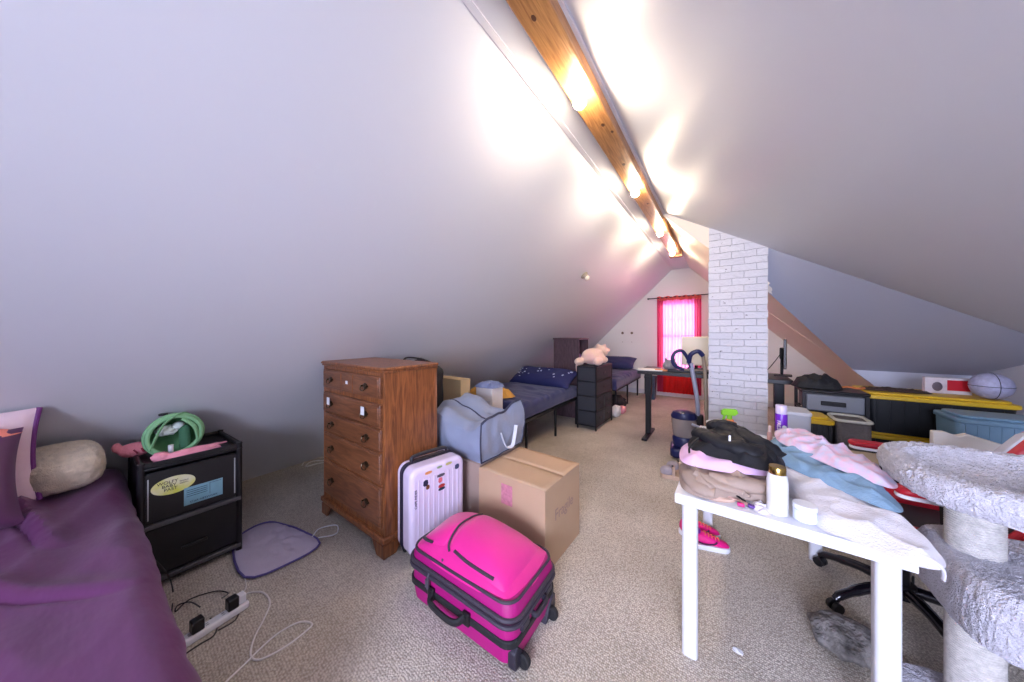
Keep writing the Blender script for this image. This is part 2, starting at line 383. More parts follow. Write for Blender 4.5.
# ------------------------------------------------------------------ ridge bulbs
M_bulb = mat('lit_bulb', (255, 226, 170), .4, emit=((255, 234, 204), BULB))
M_ceram = mat('white_ceramic', (236, 236, 232), .3)
bl = ['third', 'second', 'nearest']
ys = [4.30, 2.93, 1.60]
bulb_labels = ['lit round bulb farthest along the pine beam, by its bracket', 'lit round bulb third from the viewer along the pine beam', 'lit round bulb second from the viewer along the pine beam', 'lit round bulb on the pine beam nearest the viewer']
proto = None
for i, y in enumerate([5.50, 4.30, 2.93, 1.60]):
    if proto is None:
        t_ = thing('light_bulb', bulb_labels[0], 'light bulb', (-.648, y, ZR-.1), 0, 'bulbs along the ridge beam'); proto = t_
        MB().lathe([(.038, 0), (.038, -.008), (.024, -.014), (.02, -.03)]).build('socket', M_ceram, t_, smooth=True)
        MB().ball((0, 0, -.062), .036).build('glass_globe', M_bulb, t_, smooth=True)
    else:
        c = copy_tree(proto); c.location = (-.648, y, ZR-.1); c['label'] = bulb_labels[i]
# little lamp holder on the sloping left wall
sx = -1.573; sp = thing('lamp_holder', 'small pale round fitting on the sloping wall above the navy bed', 'light fitting', (sx, 4.05, SL*(sx-XW)), 0)
sp.rotation_euler = (0, PI-math.atan(SL)*1, 0)
MB().lathe([(.055, -.0), (.055, .012), (.04, .02), (.03, .05)]).build('base', mat('tan_fitting', (180, 165, 145), .5), sp, smooth=True)
MB().ball((0, 0, .062), .034).build('globe', mat('cream_globe', (250, 244, 220), .3), sp, smooth=True)

# ------------------------------------------------------------------ curtains
def curtain_mat(name, c, tr_w, dens):
    m = bpy.data.materials.new(name); m.use_nodes = True; nt = m.node_tree; N = nt.nodes; N.clear(); L = nt.links
    o = N.new('ShaderNodeOutputMaterial'); d = N.new('ShaderNodeBsdfDiffuse'); t = N.new('ShaderNodeBsdfTranslucent'); p = N.new('ShaderNodeBsdfTransparent')
    d.inputs[0].default_value = lin(c); t.inputs[0].default_value = lin(c); p.inputs[0].default_value = lin(tr_w)
    a = N.new('ShaderNodeMixShader'); a.inputs[0].default_value = .6; b = N.new('ShaderNodeMixShader'); b.inputs[0].default_value = dens
    L.new(d.outputs[0], a.inputs[1]); L.new(t.outputs[0], a.inputs[2]); L.new(p.outputs[0], b.inputs[1]); L.new(a.outputs[0], b.inputs[2]); L.new(b.outputs[0], o.inputs[0])
    return m
M_cred = curtain_mat('red_curtain_fabric', (206, 78, 118), (240, 110, 150), .9)
M_cpink = curtain_mat('pink_sheer_fabric', (236, 130, 200), (250, 206, 238), .86)
ct = thing('curtain', 'pink and red sheer curtains hanging on a rod over the far window', 'curtain', (-.78, YG-.1, 0), 0)
def cpanel(x0, x1, z0, z1, waves, amp, sd=0):
    def fn(u, v):
        x = x0+(x1-x0)*u; z = z0+(z1-z0)*v
        return (x, amp*math.sin(u*waves*2*PI+sd+.6*math.sin(v*4+sd))*(.6+.4*(1-v)), z)
    return MB().grid(90, 16, fn)
cpanel(-.44, -.31, .1, 2.2, 3, .022).build('curtain_panel', M_cred, ct, smooth=True, label='red gathered edge panel')
cpanel(.30, .43, .1, 2.2, 3, .022, 1).build('curtain_panel', M_cred, ct, smooth=True, label='red gathered edge panel')
cpanel(-.32, .31, .58, 2.2, 9, .03, 2).build('sheer_panel', M_cpink, ct, smooth=True, label='translucent pink panel')
cpanel(-.32, .31, .1, .58, 8, .014, 2).build('unlit_lower_panel', curtain_mat('unlit_curtain_red', (222, 60, 60), (255, 60, 60), .95), ct, smooth=True, label='lower part of the curtain, painted orange red for lack of backlight')  # same curtain below the window; missing backlight put into a redder colour
def head(u, v):
    x = -.44+.87*u; return (x, .016*math.sin(u*10*2*PI), 2.19+.09*v+.012*math.sin(u*2*PI*5))
MB().grid(120, 4, head).build('heading', mat('coral_heading', (226, 96, 92), .8), ct, solid=.006, smooth=True)
MB().cyl((-.62, .0, 2.25), (.62, .0, 2.28), .011).ball((-.63, 0, 2.25), .02).ball((.63, 0, 2.28), .02).build('curtain_rod', M_dark, ct, smooth=True)
for x in (-.6, .6): MB().cyl((x, 0, 2.262), (x, .1, 2.262), .007).build('rod_bracket', M_dark, ct)
# small wall hooks on the far gable
gk = thing('wall_hooks', 'four small dark hooks fixed on the white gable wall', 'hooks', (-1.9, YG, 1.35))
for (x, z, dk) in ((-.12, .1, 1), (.10, .1, 1), (-.12, -.12, 0), (.10, -.12, 0)):
    h_ = MB(); r = .03 if dk else .012
    h_.lathe([(r, 0), (r, .008), (r*.4, .014)], (0, 0, 0), 12, T=Matrix.Translation((x, 0, z)) @ Matrix.Rotation(PI/2, 4, 'X'))
    h_.cyl((x, -.01, z), (x+.01, -.03, z-.02), r*.3)
    h_.build('hook', mat('bronze_hook', (110, 92, 80), .5) if dk else mat('pale_hook', (205, 200, 195), .5), gk)
# outlet plate with a cable on wall at gable? (cable run on the carpet)

# ------------------------------------------------------------------ generic soft things
def drape(x0, x1, y0, y1, top, drops, r=.07, amp=.012, fs=3.0, sd=0, nx=90, ny=70, fold=.02):
    """cover over a mattress; drops = (left, right, front, back) overhang"""
    mb = MB()
    def m1(s, a, b):
        if s < a+r:
            k = (a+r-s)/r
            if k < PI/2: return a+r-r*math.sin(k), r*(1-math.cos(k))
            return a, r+(k-PI/2)*r
        if s > b-r:
            k = (s-(b-r))/r
            if k < PI/2: return b-r+r*math.sin(k), r*(1-math.cos(k))
            return b, r+(k-PI/2)*r
        return s, 0
    def fn(u, v):
        s = x0-drops[0]+(x1-x0+drops[0]+drops[1])*u; t = y0-drops[2]+(y1-y0+drops[2]+drops[3])*v
        x, dx = m1(s, x0, x1); y, dy = m1(t, y0, y1); d = max(dx, dy)
        p = Vector((s*fs, t*fs, sd)); n1 = noise.noise(p); n2 = noise.noise(Vector((s*fs*.7+t*fs*2.1, t*fs*.6-s*fs*.5, sd+5)))
        w_ = amp*(1-abs(n2)*4)+amp*.8*n1
        f = fold*noise.noise(Vector((s*9, t*9, sd)))*min(1, d*4)
        if dx > dy: x += (f+.01*d)*(1 if x > (x0+x1)/2 else -1)
        elif dy > 0: y += (f+.01*d)*(1 if y > (y0+y1)/2 else -1)
        return (x, y, top-d+w_*(1 if d < r else .2))
    mb.grid(nx, ny, fn); return mb
CREASES = [((-1.0, .2), (-.1, .55), .028), ((-.9, -.3), (.1, .35), .022), ((-.6, -.7), (.5, .3), .026), ((-.4, .1), (.45, .68), .018), ((.1, -.7), (.9, .2), .02), ((-1.0, .5), (-.5, .3), .02), ((.3, -.2), (1.0, .55), .018)]
def crease(mb):
    out = []
    for x, y, z in mb.v:
        d = 0
        for (ax, ay), (bx, by), h in CREASES:
            L = math.hypot(bx-ax, by-ay); ux, uy = (bx-ax)/L, (by-ay)/L; t = (x-ax)*ux+(y-ay)*uy; q = -(x-ax)*uy+(y-ay)*ux+.05*math.sin(t*4+ax*3)
            if 0 < t < L and abs(q) < .2:
                e = math.sin(PI*t/L)**.6; d += 1.3*h*e*(math.exp(-(q/.045)**2)*(1.2 if q > 0 else 1)-.8*math.exp(-((q+.03)/.014)**2))
        out.append((x, y, z+d))
    mb.v = out; return mb
def pillow(wd, hg, th, sd=0, amp=.06, pinch=.07):
    """lying in local XY, thickness Z"""
    mb = MB(); n = 28
    def mk(sgn):
        def fn(u, v):
            a = 2*u-1; b = 2*v-1
            x = wd/2*a*(1-pinch*(1-b*b)*0.9*abs(a)); y = hg/2*b*(1-pinch*(1-a*a)*.9*abs(b))
            e = max(0, (1-a**4))*max(0, (1-b**4))
            z = sgn*th/2*(e**.55)*(1+amp*3*noise.noise(Vector((a*2.2, b*2.2, sd+sgn))))
            return (x, y, z)
        return fn
    mb.grid(n, n, mk(1)); mb.grid(n, n, mk(-1)); return mb

# ------------------------------------------------------------------ foreground bed
M_purple = mat('purple_satin', (98, 42, 92), .42, sheen=.12, bump=(5, .22, .03), var=(1.5, .1), stretch=(1, 2.6, 1))
bed = thing('bed', 'low bed with a rumpled shiny purple duvet against the sloping wall', 'bed', (-2.05, -.55, 0))
crease(drape(-1.08, 1.05, -.75, .73, .61, (.25, .5, .45, .5), .09, .012, 2.2, 3, 260, 220, .03)).build('duvet', M_purple, bed, smooth=True, solid=.012)
MB().box(-1.04, .98, -.68, .64, .3, .54).build('mattress', mat('mattress_white', (200, 196, 200), .8), bed, bevel=.05)
MB().box(-1.04, .98, -.66, .62, .22, .3).build('bed_frame', M_dark, bed, bevel=.01)
for x in (-1.0, .92):
    for y in (-.6, .56): MB().cyl((x, y, 0), (x, y, .24), .022).build('leg', M_dark, bed)
def placed(mb, M): 
    mb.v = [tuple(M @ Vector(p)) for p in mb.v]; return mb
def RT(loc, rx=0, ry=0, rz=0):
    return Matrix.Translation(loc) @ Matrix.Rotation(rz, 4, 'Z') @ Matrix.Rotation(ry, 4, 'Y') @ Matrix.Rotation(rx, 4, 'X')
o = placed(pillow(.7, .42, .15, 2), RT((0, 0, 0), 0, 0, 0)).build('pillow', mat('plum_pillow_fabric', (84, 34, 78), .5, sheen=.3, bump=(5, .4, .02)), smooth=True, loc=(-2.52, -.47, .825))
tag(o, 'dark plum pillow leaning at the head of the purple bed', 'pillow')
o.rotation_euler = (1.2, 0, PI/2+.08)
pk = thing('pillow', 'white and pink pillow with a purple edge behind the plum pillow', 'pillow', (-2.69, -.40, .87)); pk.rotation_euler = (1.5, 0, PI/2+.06)
pillow(.62, .44, .1, 5).build('case', mat('pale_pillow_fabric', (222, 190, 205), .7, var=(6, .1, (236, 214, 222)), bump=(8, .2, .01)), pk, smooth=True)
rm = MB(); rm.tube([(.31*(1-.07*(1-b*b)*.9), .22*b, 0) for b in [-1, -.6, -.2, .2, .6, 1]], .009); rm.build('piping', mat('violet_piping', (110, 44, 120), .6), pk, smooth=True)
o = MB().heap([(-.2, -.05), (.0, -.06), (.2, -.04), (.21, .04), (0, .05), (-.2, .05)], 0, .04, .012, 9, sd=3).build('folded_cloth', mat('salmon_fabric', (240, 140, 120), .8), smooth=True, loc=(-2.62, -.36, .985), rot=(0.0, -.05, PI/2))
tag(o, 'salmon pink cloth laid across the tops of the bed pillows', 'cloth')
def fuzz(mb, amp, fs, sd=0):
    """short pile: push every vertex out by fine noise"""
    me = bpy.data.meshes.new('tmp'); me.from_pydata(mb.v, [], mb.f)
    bm = bmesh.new(); bm.from_mesh(me); bmesh.ops.remove_doubles(bm, verts=bm.verts, dist=1e-5); bmesh.ops.recalc_face_normals(bm, faces=bm.faces); bm.normal_update()
    for v in bm.verts:
        p = v.co*fs; v.co += v.normal*amp*(noise.noise(p+Vector((sd, 0, 0)))+.7*noise.noise(p*2.3)+random.uniform(-.35, .35))
    mb.v = [tuple(v.co) for v in bm.verts]; bm.verts.index_update(); mb.f = [tuple(v.index for v in f.verts) for f in bm.faces]
    bm.free(); bpy.data.meshes.remove(me); return mb
cu = MB(); cu.ball((0, 0, 0), 1, seg=90, rings=60)
cu.v = [(math.copysign(abs(x)**.7, x)*.15, math.copysign(abs(y)**.6, y)*.13, math.copysign(abs(z)**.7, z)*.10) for x, y, z in cu.v]
o = fuzz(cu, .004, 60).build('fluffy_cushion', mat('cream_faux_fur', (205, 188, 165), .95, sheen=.4, var=(30, .2), bump=(200, .6, .01)), smooth=True, loc=(-2.82, -.03, .755), rot=(.0, .25, .1))
tag(o, 'cream faux fur cushion on the purple bed by the wall', 'cushion')

# ------------------------------------------------------------------ black drawer tower beside the bed
tw = thing('plastic_tower', 'two-tier black plastic drawer tower beside the purple bed, stickers on its front', 'drawer unit', (-2.86, .42, 0))
# local: front faces +X ; width along Y .43 ; depth along X .46
W, D, H = .215, .235, .73
top = MB(); top.box(-D, D, -W, W, .675, .695)
for (a, b, c_, d_) in ((-D, D, -W, -W+.02), (-D, D, W-.02, W), (-D, -D+.02, -W, W), (D-.02, D, -W, W)): top.box(a, b, c_, d_, .69, .72)
top.build('top_tray', M_black, tw, bevel=.008)
sh = MB(); sh.box(-D, -D+.01, -W, W, .03, .69); sh.box(-D, D-.03, -W, -W+.012, .03, .69); sh.box(-D, D-.03, W-.012, W, .03, .69)
sh.box(-D, D, -W, W, .03, .05); sh.build('shell', M_black, tw, bevel=.003)
rail = mat('grey_black_rail', (84, 84, 86), .35)
for z in (.05, .36): 
    MB().box(D-.03, D+.008, -W, W, z-.012, z+.012).build('rail', rail, tw, bevel=.004)
for y in (-W+.008, W-.008):
    for x in (D-.012, -D+.012):
        MB().cyl((x, y, .0), (x, y, .725), .016).build('corner_post', M_black, tw, smooth=True)
for z0, z1 in ((.07, .345), (.375, .66)):
    d = MB(); d.box(-D+.03, D-.012, -W+.03, W-.03, z0, z1).box(D-.012, D-.006, -W+.02, W-.02, z0+.004, z1-.004)
    dr = d.build('drawer', M_black, tw, bevel=.01)
    if z0 < .2: MB().box(D-.008, D+.008, -.055, .055, (z0+z1)/2-.035, (z0+z1)/2-.02).build('pull', M_black, dr, bevel=.004)
    st_y = dr
for y in (-W+.03, W-.034):
    MB().box(D-.006, D-.002, y, y+.005, .4, .63).build('guide_strip', mat('pale_strip', (170, 172, 174), .3), tw)
st = MB().lathe([(1, 0), (1, .0008), (0.001, .001)], (0, 0, 0), 40)
st.v = [(x*.088, y*.05, z) for x, y, z in st.v]
so = st.build('oval_sticker', mat('yellow_sticker', (204, 204, 66), .5, var=(9, .1, (216, 210, 190))), dr, loc=(D-.003, -.085, .565), rot=(PI/2, 0, PI/2), label='yellow oval sticker')
so.rotation_euler = (PI/2+0, 0, PI/2); 
MT = mat('ink_black', (24, 22, 30), .6); MTd = mat('ink_teal', (28, 56, 74), .6)
for i, w_ in enumerate(('WOLFY', 'BABY', 'PAST')):
    text('lettering', w_, MT, dr, (D-.0008, -.11+.006*i, .587-.021*i), (PI/2, 0, PI/2), .024)
text('lettering', 'limited\nstation', mat('ink_grey', (110, 100, 90), .6), dr, (D-.0008, -.045, .571), (PI/2, 0, PI/2), .013)
bs = MB().box(D-.004, D-.002, -.045, .125, .42, .525).build('blue_sticker', mat('blue_sticker', (122, 166, 180), .5, var=(14, .12)), dr, label='pale blue rectangular sticker')
ln = MB()
for k in range(4): ln.box(D-.002, D-.0012, -.035, .055, .505-.012*k, .508-.012*k)
ln.box(D-.002, D-.0012, .065, .067, .45, .517); ln.box(D-.002, D-.0012, .067, .118, .515, .517)
ln.build('lettering', MTd, dr)
text('lettering', 'STAR NETWORK', MTd, dr, (D-.0012, .04, .434), (PI/2, 0, PI/2), .016)
# green round bag and pink things on the tower
M_green = mat('green_felt', (96, 150, 104), .8, bump=(50, .2, .004))
gb = thing('round_basket', 'open round green toy bag lying on the black drawer tower', 'bag', (-2.84, .36, .695))
ring = MB()
c0 = Vector((0, 0, .125))
def arc(ax, n=24, r=.12, off=0):
    o = []
    for i in range(n+1):
        a = 2*PI*i/n; o.append(c0+Vector((off, r*math.cos(a), r*math.sin(a))) if ax == 'x' else c0+Vector((r*math.cos(a)*.9, off+r*math.sin(a)*.0, r*math.sin(a))))
    return o[:-1]
sh = MB(); 
def half(u, v):  # bowl open to the front (+X)
    a = 2*PI*u; b = .15+v*(PI/2+.15); return (-.11*math.cos(b)*1.0+.03, .125*math.sin(b)*math.cos(a), .122+.118*math.sin(b)*math.sin(a))
sh.grid(40, 10, half).build('bag_shell', M_green, gb, smooth=True, solid=.008)
for off, r in ((.045, .122), (.06, .112)):
    MB().tube(arc('x', 24, r, off), .011, closed=True, flat=1).build('rim_band', mat('light_green_band', (130, 184, 134), .7), gb, smooth=True)
hb = MB(); hb.tube([(.06, -.1, .06), (.075, -.05, .2), (.05, .03, .25), (-.02, .08, .2)], .013, flat=.5); hb.tube([(.06, .1, .06), (.08, .08, .16), (.06, .03, .22)], .013, flat=.5)
hb.build('strap', mat('light_green_band', (0, 0, 0)), gb, smooth=True)
MB().box(.0, .06, .02, .07, .02, .17).build('divider', mat('dark_green_felt', (60, 110, 80), .8), gb, bevel=.02)
MB().ball((.0, -.03, .15), .05, .05, .03, amp=.3).ball((.01, .02, .17), .035, .03, .025).build('stuffing', mat('pale_lining', (214, 226, 220), .8), gb, smooth=True)
MB().cyl((.07, -.02, .01), (.07, -.02, .07), .012).build('small_bottle', M_white, gb, smooth=True)
MB().lathe([(.001, 0), (.02, .002), (.02, .012), (.001, .014)], (-.02, -.04, .24)).build('snap_button', M_blackm, gb, smooth=True)
pp = thing('plush_toy', 'small salmon pink plush toy beside the green bag on the black tower', 'plush toy', (-2.92, .215, .745))
fz = MB(); fz.ball((0, 0, 0), .05, .07, .042, amp=.1).ball((0, -.07, .03), .02, .02, .03).ball((0, .06, .03), .018, .03, .014)
fz.build('body', mat('salmon_plush', (236, 140, 150), .9, bump=(90, .4)), pp, remesh=.006)
MB().tube([(.047, -.01, .01), (.052, 0, -.005), (.05, .004, -.015)], .004).tube([(.047, .02, .012), (.05, .025, -.002), (.048, .03, -.012)], .004).build('stitched_eyes', mat('dark_red_thread', (150, 40, 60), .8), pp)
o = MB()
o.tube([(0, -.11, .02), (.02, -.05, .03), (.01, .03, .035), (-.02, .12, .025), (-.05, .19, .02)], [.022, .024, .02, .018, .012], flat=.7)
o.tube([(.02, -.1, .012), (.05, -.02, .012), (.03, .08, .014), (.0, .15, .012)], [.016, .02, .014], flat=.6)
o.ball((.01, -.11, .03), .03, .04, .028, amp=.4)
o = o.build('doll', mat('pink_cloth', (232, 150, 166), .8, bump=(60, .3)), loc=(-2.70, .40, .697), smooth=True, remesh=.006)
tag(o, 'limp pink cloth twist lying in front of the green bag', 'cloth')

# ------------------------------------------------------------------ floor by the bed: heating pad, power strip, cables
mt_ = thing('heating_pad', 'mauve quilted heating pad lying on the carpet beside the black tower', 'heating pad', (-2.53, .79, 0))
ol = [(-.20, -.17), (.22, -.215), (.31, -.02), (.27, .17), (-.02, .15), (-.14, .12), (-.3, .06), (-.32, -.05)]
MB().heap(ol, .004, .018, .006, 11, 8, sd=2, ridge=1.3).build('pad', mat('mauve_quilt', (196, 186, 206), .85, bump=(26, .5, .01), stretch=(1, 3, 1)), mt_, smooth=True)
p_ = crom([Vector((x, y, .012)) for x, y in ol], 4, True)
MB().tube(p_, .006, smooth=False, closed=True).build('piping', mat('violet_trim', (98, 88, 150), .7), mt_, smooth=True)
MB().tube([(.2, .19, .012), (.26, .28, .012), (.16, .33, .012), (.1, .24, .012), (.16, .17, .015)], .004).build('power_lead', M_white, mt_, smooth=True)
ps = thing('power_strip', 'white power strip on the carpet beside the purple bed', 'power strip', (-2.06, .41, 0), math.radians(97))
MB().box(-.13, .12, -.026, .026, .0, .036).build('housing', M_white, ps, bevel=.01, bseg=3)
s_ = MB()
for x in (-.1, -.04, .02, .08):
    s_.box(x-.006, x+.006, -.008, -.005, .036, .0368); s_.box(x-.006, x+.006, .005, .008, .036, .0368)
s_.build('socket_slots', mat('slot_grey', (70, 70, 74), .6), ps)
MB().box(.095, .115, -.01, .01, .036, .04).build('switch', mat('switch_grey', (150, 150, 155), .4), ps, bevel=.002)
for nm, x, lab in (('charger', -.075, 'black charger plugged in at the bed end of the strip'), ('charger', .055, 'black charger plugged in at the tower end of the strip')):
    c = thing(nm, lab, 'charger', (-2.06-math.sin(math.radians(7))*x*1, .41+x, .037), math.radians(97), 'black chargers')
    MB().box(-.022, .022, -.022, .022, 0, .055).build('block', M_black, c, bevel=.005)
    MB().box(-.004, .004, -.003, .003, -.012, 0).build('prong', M_chrome, c)
o = MB().box(-.02, .02, -.018, .018, 0, .045).build('plug_block', M_white, loc=(-2.075, .50, .037), rot=(0, 0, .1), bevel=.005); tag(o, 'white plug block beside the black charger on the strip', 'plug')
def cord(name, pts, r, m, label, cat='cable'):
    o = MB().tube([(x, y, (z if z else r+.001)) for x, y, z in pts], r, 8).build(name, m, smooth=True); return tag(o, label, cat)
M_cordw = mat('white_cord', (232, 228, 224), .5); M_cordb = mat('black_cord', (22, 22, 24), .5)
import sys
cf = 303*1.45; cs, cc = math.sin(.604), math.cos(.604)
def at(px, py, z=0):
    fw = 303*(1.45-z)/(py-333); r = (px-512)/303*fw; return (-cs*fw+cc*r, cc*fw+cs*r, z)
cord('extension_lead', [at(*p) for p in [(228, 605), (245, 595), (262, 593), (270, 603), (264, 620), (256, 635), (251, 650), (252, 659), (262, 660), (285, 648), (305, 633), (312, 625), (300, 623), (280, 633), (262, 648), (245, 665), (228, 681), (210, 700)]], .004, M_cordw, 'long white cord looping over the carpet from the power strip')
cord('charging_cable', [at(*p) for p in [(237, 560), (243, 572), (246, 588), (238, 596), (232, 600)]], .003, M_cordw, 'short white lead between the mauve pad and the strip')
cord('charging_cable', [at(200, 607, .07), at(190, 602, .02), at(178, 606), at(176, 612), at(190, 600), at(215, 592), at(228, 593, .03), at(222, 598, .07)], .003, M_cordb, 'black cable looping between the two black chargers')
cord('charging_cable', [at(210, 618, .03), at(217, 625), at(214, 636), at(200, 645), at(185, 655)], .003, M_cordb, 'black cable trailing from the strip toward the bed')
cord('charging_cable', [at(229, 607, .03), at(238, 611), at(236, 620), at(224, 628), at(218, 631)], .003, M_cordb, 'short black cable with a pale tip right of the strip')
cord('charging_cable', [at(155, 560, .35), at(168, 575, .2), at(173, 592), at(172, 610), at(170, 625)], .003, M_cordb, 'thin black cable hanging down between the bed and the tower')
cord('coiled_cable', [at(*p) for p in [(302, 466), (306, 461), (315, 459), (324, 458), (330, 462), (318, 464), (306, 467), (312, 462), (326, 461)]], .006, M_cordw, 'loose white cable coiled on the carpet behind the dresser')

# ------------------------------------------------------------------ dresser
dr_ = thing('dresser', 'tall five-drawer wooden chest of drawers with bail pulls', 'dresser', (-2.658+.45, 1.125+.225, 0), -.02)
X0, X1, YF, YB = -.435, .435, -.205, .225   # front at -Y
cb = MB(); cb.box(X0, X0+.02, YF, YB, .12, 1.195); cb.box(X1-.02, X1, YF, YB, .12, 1.195); cb.box(X0, X1, YB-.01, YB, .12, 1.195); cb.box(X0, X1, YF, YB, .12, .14); cb.box(X0, X1, YF+.004, YF+.02, .14, 1.195)
cb.build('body', M_dwood, dr_, bevel=.003)
tp = MB(); tp.box(X0-.02, X1+.02, YF-.03, YB, 1.207, 1.228).box(X0-.01, X1+.01, YF-.015, YB, 1.19, 1.21); tp.build('top', M_dwood, dr_, bevel=.008)
bs_ = MB(); bs_.box(X0-.015, X1+.015, YF-.02, YB, .10, .135).box(X0-.005, X1+.005, YF-.01, YB, .08, .105); bs_.build('base_moulding', M_dwood, dr_, bevel=.008)
for (a, b) in ((X0-.01, X0+.13), (X1-.13, X1+.01)):
    for yy in (YF-.012, YB-.02):
        MB().prism([(a, .0), (a+(.09 if a < 0 else .02), .0), (b-(.02 if a < 0 else 0), .05) if a < 0 else (b, 0), (b, .085), (a, .085)] if a < 0 else [(a+.05, 0), (b, 0), (b, .085), (a, .085), (a+.02, .05)], yy, yy+.02, 'y').build('foot', M_dwood, dr_, bevel=.003)
for xx in (X0-.01, X1-.01):
    MB().prism([(YF-.01, 0), (YF+.08, 0), (YF+.12, .085), (YF-.01, .085)], xx, xx+.02, 'x').build('foot', M_dwood, dr_, bevel=.003)
M_brass = mat('aged_brass', (78, 66, 50), .35, .8)
def pull(parent, x, z, y):
    b = MB(); b.lathe([(.028, 0), (.028, .003), (.014, .008)], (0, 0, 0), 8, T=RT((x, y, z), PI/2), sx=1.0, sy=.8)
    for s in (-1, 1): b.cyl((x+s*.03, y, z), (x+s*.03, y-.018, z), .006)
    b.tube([(x-.03, y-.016, z), (x-.026, y-.022, z-.02), (x, y-.024, z-.028), (x+.026, y-.022, z-.02), (x+.03, y-.016, z)], .0035, 6)
    b.build('handle', M_brass, parent, smooth=True)
zt = [1.185, 1.035, .895, .72, .50, .155]; zt = [(1.165, 1.02), (.985, .83), (.82, .675), (.665, .46), (.445, .18)]
for i, (a, b) in enumerate(zt):
    out = .022 if i < 2 else .014
    d = MB(); d.box(X0+.03, X1-.03, YF-out+.006, YF+.3 if i else YF+.2, b, a)
    d.box(X0+.042, X1-.042, YF-out, YF-out+.01, b+.012, a-.012)
    o = d.build('drawer', M_dfront, dr_, bevel=.005)
    zc = (a+b)/2
    for x in (-.26, .24): pull(o, x, zc, YF-out)
    if i == 0:
        for x in (-.1, .07): MB().box(x-.004, x+.004, YF-out-.003, YF-out+.002, b+.012, a-.012).build('reeding', M_dwood, o)
        MB().box(-.03, .0, YF-out-.002, YF-out, zc-.012, zc+.012).build('white_tag', M_white, o, bevel=.002)
    if i == 1:
        for x in (-.26, .24):
            MB().box(x-.02, x+.02, YF-out-.022, YF-out-.019, zc-.005, zc+.05).build('paper_tag', M_white, o)

# ------------------------------------------------------------------ white hard suitcase with stickers
M_shell = mat('white_lilac_shell', (228, 214, 238), .25, coat=.3)
ws = thing('suitcase', 'upright white hard shell suitcase with small stickers beside the dresser', 'suitcase', (-1.56, 1.17, 0), math.radians(79))
# local X: along the face (0..0.40); local Y: depth (0 at face, +Y away) -> rotate 79: +Y points to -X
def shell(y0, y1, grow=0):
    return MB().prism(rr(.40+grow, .55+grow, .06, 7, .20, .325), y0, y1, 'y')
shell(.0, .125).build('front_shell', M_shell, ws, bevel=.028, bseg=4)
shell(.14, .2).build('back_shell', M_shell, ws, bevel=.025, bseg=4)
shell(.12, .145, .008).build('zip_band', mat('dark_band', (34, 30, 52), .5), ws, bevel=.003)
rb = MB()
for k in range(9): rb.prism(rr(.013, .44, .006, 3, .055+.036*k, .31), -.003, .02, 'y')
rb.build('ribs', M_shell, ws, bevel=.002)
MB().tube([(.07, .13, .6), (.08, .13, .632), (.2, .13, .64), (.32, .13, .632), (.33, .13, .6)], .012, 8, flat=.7).build('top_handle', mat('handle_black', (32, 30, 40), .4), ws, smooth=True)
MB().box(.08, .32, .11, .15, .598, .612).build('handle_plate', MATS['handle_black'], ws, bevel=.004)
for x in (.05, .35):
    for y in (.03, .18):
        wm = MB().cyl((x-.012, y, .026), (x+.012, y, .026), .026, seg=20); wo = wm.build('wheel', M_blackm, ws, bevel=.003)
        MB().box(x-.02, x+.02, y-.02, y+.02, .045, .07).build('wheel_housing', M_black, ws, bevel=.008)
def sticker(x, z, w, h, c, nm, rot=0):
    m = MB().prism([(a*w/2, b*h/2) for a, b in ((-1, -.6), (-.5, -1), (.6, -.9), (1, -.2), (.8, .8), (0, 1), (-.9, .7))], -.001, 0, 'y')
    o = m.build('sticker', mat(nm, c, .4), ws, loc=(x, -.0033, z), rot=(0, rot, 0)); return o
for (x, z, w, h, c, nm) in ((.10, .50, .035, .04, (40, 44, 70), 'sticker_navy'), (.115, .47, .025, .03, (120, 70, 40), 'sticker_brown'), (.21, .515, .06, .02, (90, 90, 100), 'sticker_grey'),
                        (.205, .485, .03, .035, (216, 110, 120), 'sticker_rose'), (.215, .445, .05, .022, (190, 60, 60), 'sticker_red'), (.215, .425, .05, .02, (36, 60, 80), 'sticker_teal'),
                        (.335, .535, .035, .035, (60, 70, 110), 'sticker_blue'), (.12, .56, .05, .018, (226, 150, 90), 'sticker_orange'), (.2, .572, .04, .015, (150, 170, 130), 'sticker_olive'), (.27, .575, .05, .018, (200, 190, 120), 'sticker_sand')):
    sticker(x, z, w, h, c, nm)
text('lettering', 'CAPE RIDER', mat('ink_navy', (30, 30, 70), .5), ws, (.035, -.003, .42), (PI/2, -PI/2, 0), .022)

# ------------------------------------------------------------------ magenta soft suitcase lying flat
M_mag = mat('magenta_nylon', (226, 22, 140), .55, sheen=.3, bump=(160, .25, .002), var=(5, .08))
M_magd = mat('deep_magenta_nylon', (170, 10, 112), .55, bump=(160, .25, .002))
ms = thing('suitcase', 'bright magenta soft suitcase lying flat with two wheels showing', 'suitcase', (-1.06, 1.245, 0), .0)
hx, hy = .335, .2
def rring(z, ax, ay, r=.06): return [(x, y, z) for x, y in rr(ax*2, ay*2, r, 6)]
def loft(rings):
    mb = MB(); n = len(rings[0]); mb.v = [p for r in rings for p in r]
    mb.f = [(i*n+k, i*n+(k+1) % n, (i+1)*n+(k+1) % n, (i+1)*n+k) for i in range(len(rings)-1) for k in range(n)]
    mb.f += [tuple(range(n))[::-1], tuple((len(rings)-1)*n+k for k in range(n))]; return mb
loft([rring(.02, hx-.03, hy-.03), rring(.03, hx-.005, hy-.005), rring(.12, hx+.006, hy+.006), rring(.20, hx, hy)]).build('body', M_magd, ms, smooth=True)
loft([rring(.105, hx+.008, hy+.008), rring(.11, hx+.012, hy+.012), rring(.135, hx+.012, hy+.012), rring(.14, hx+.008, hy+.008)]).build('webbing_strap', M_blackm, ms)
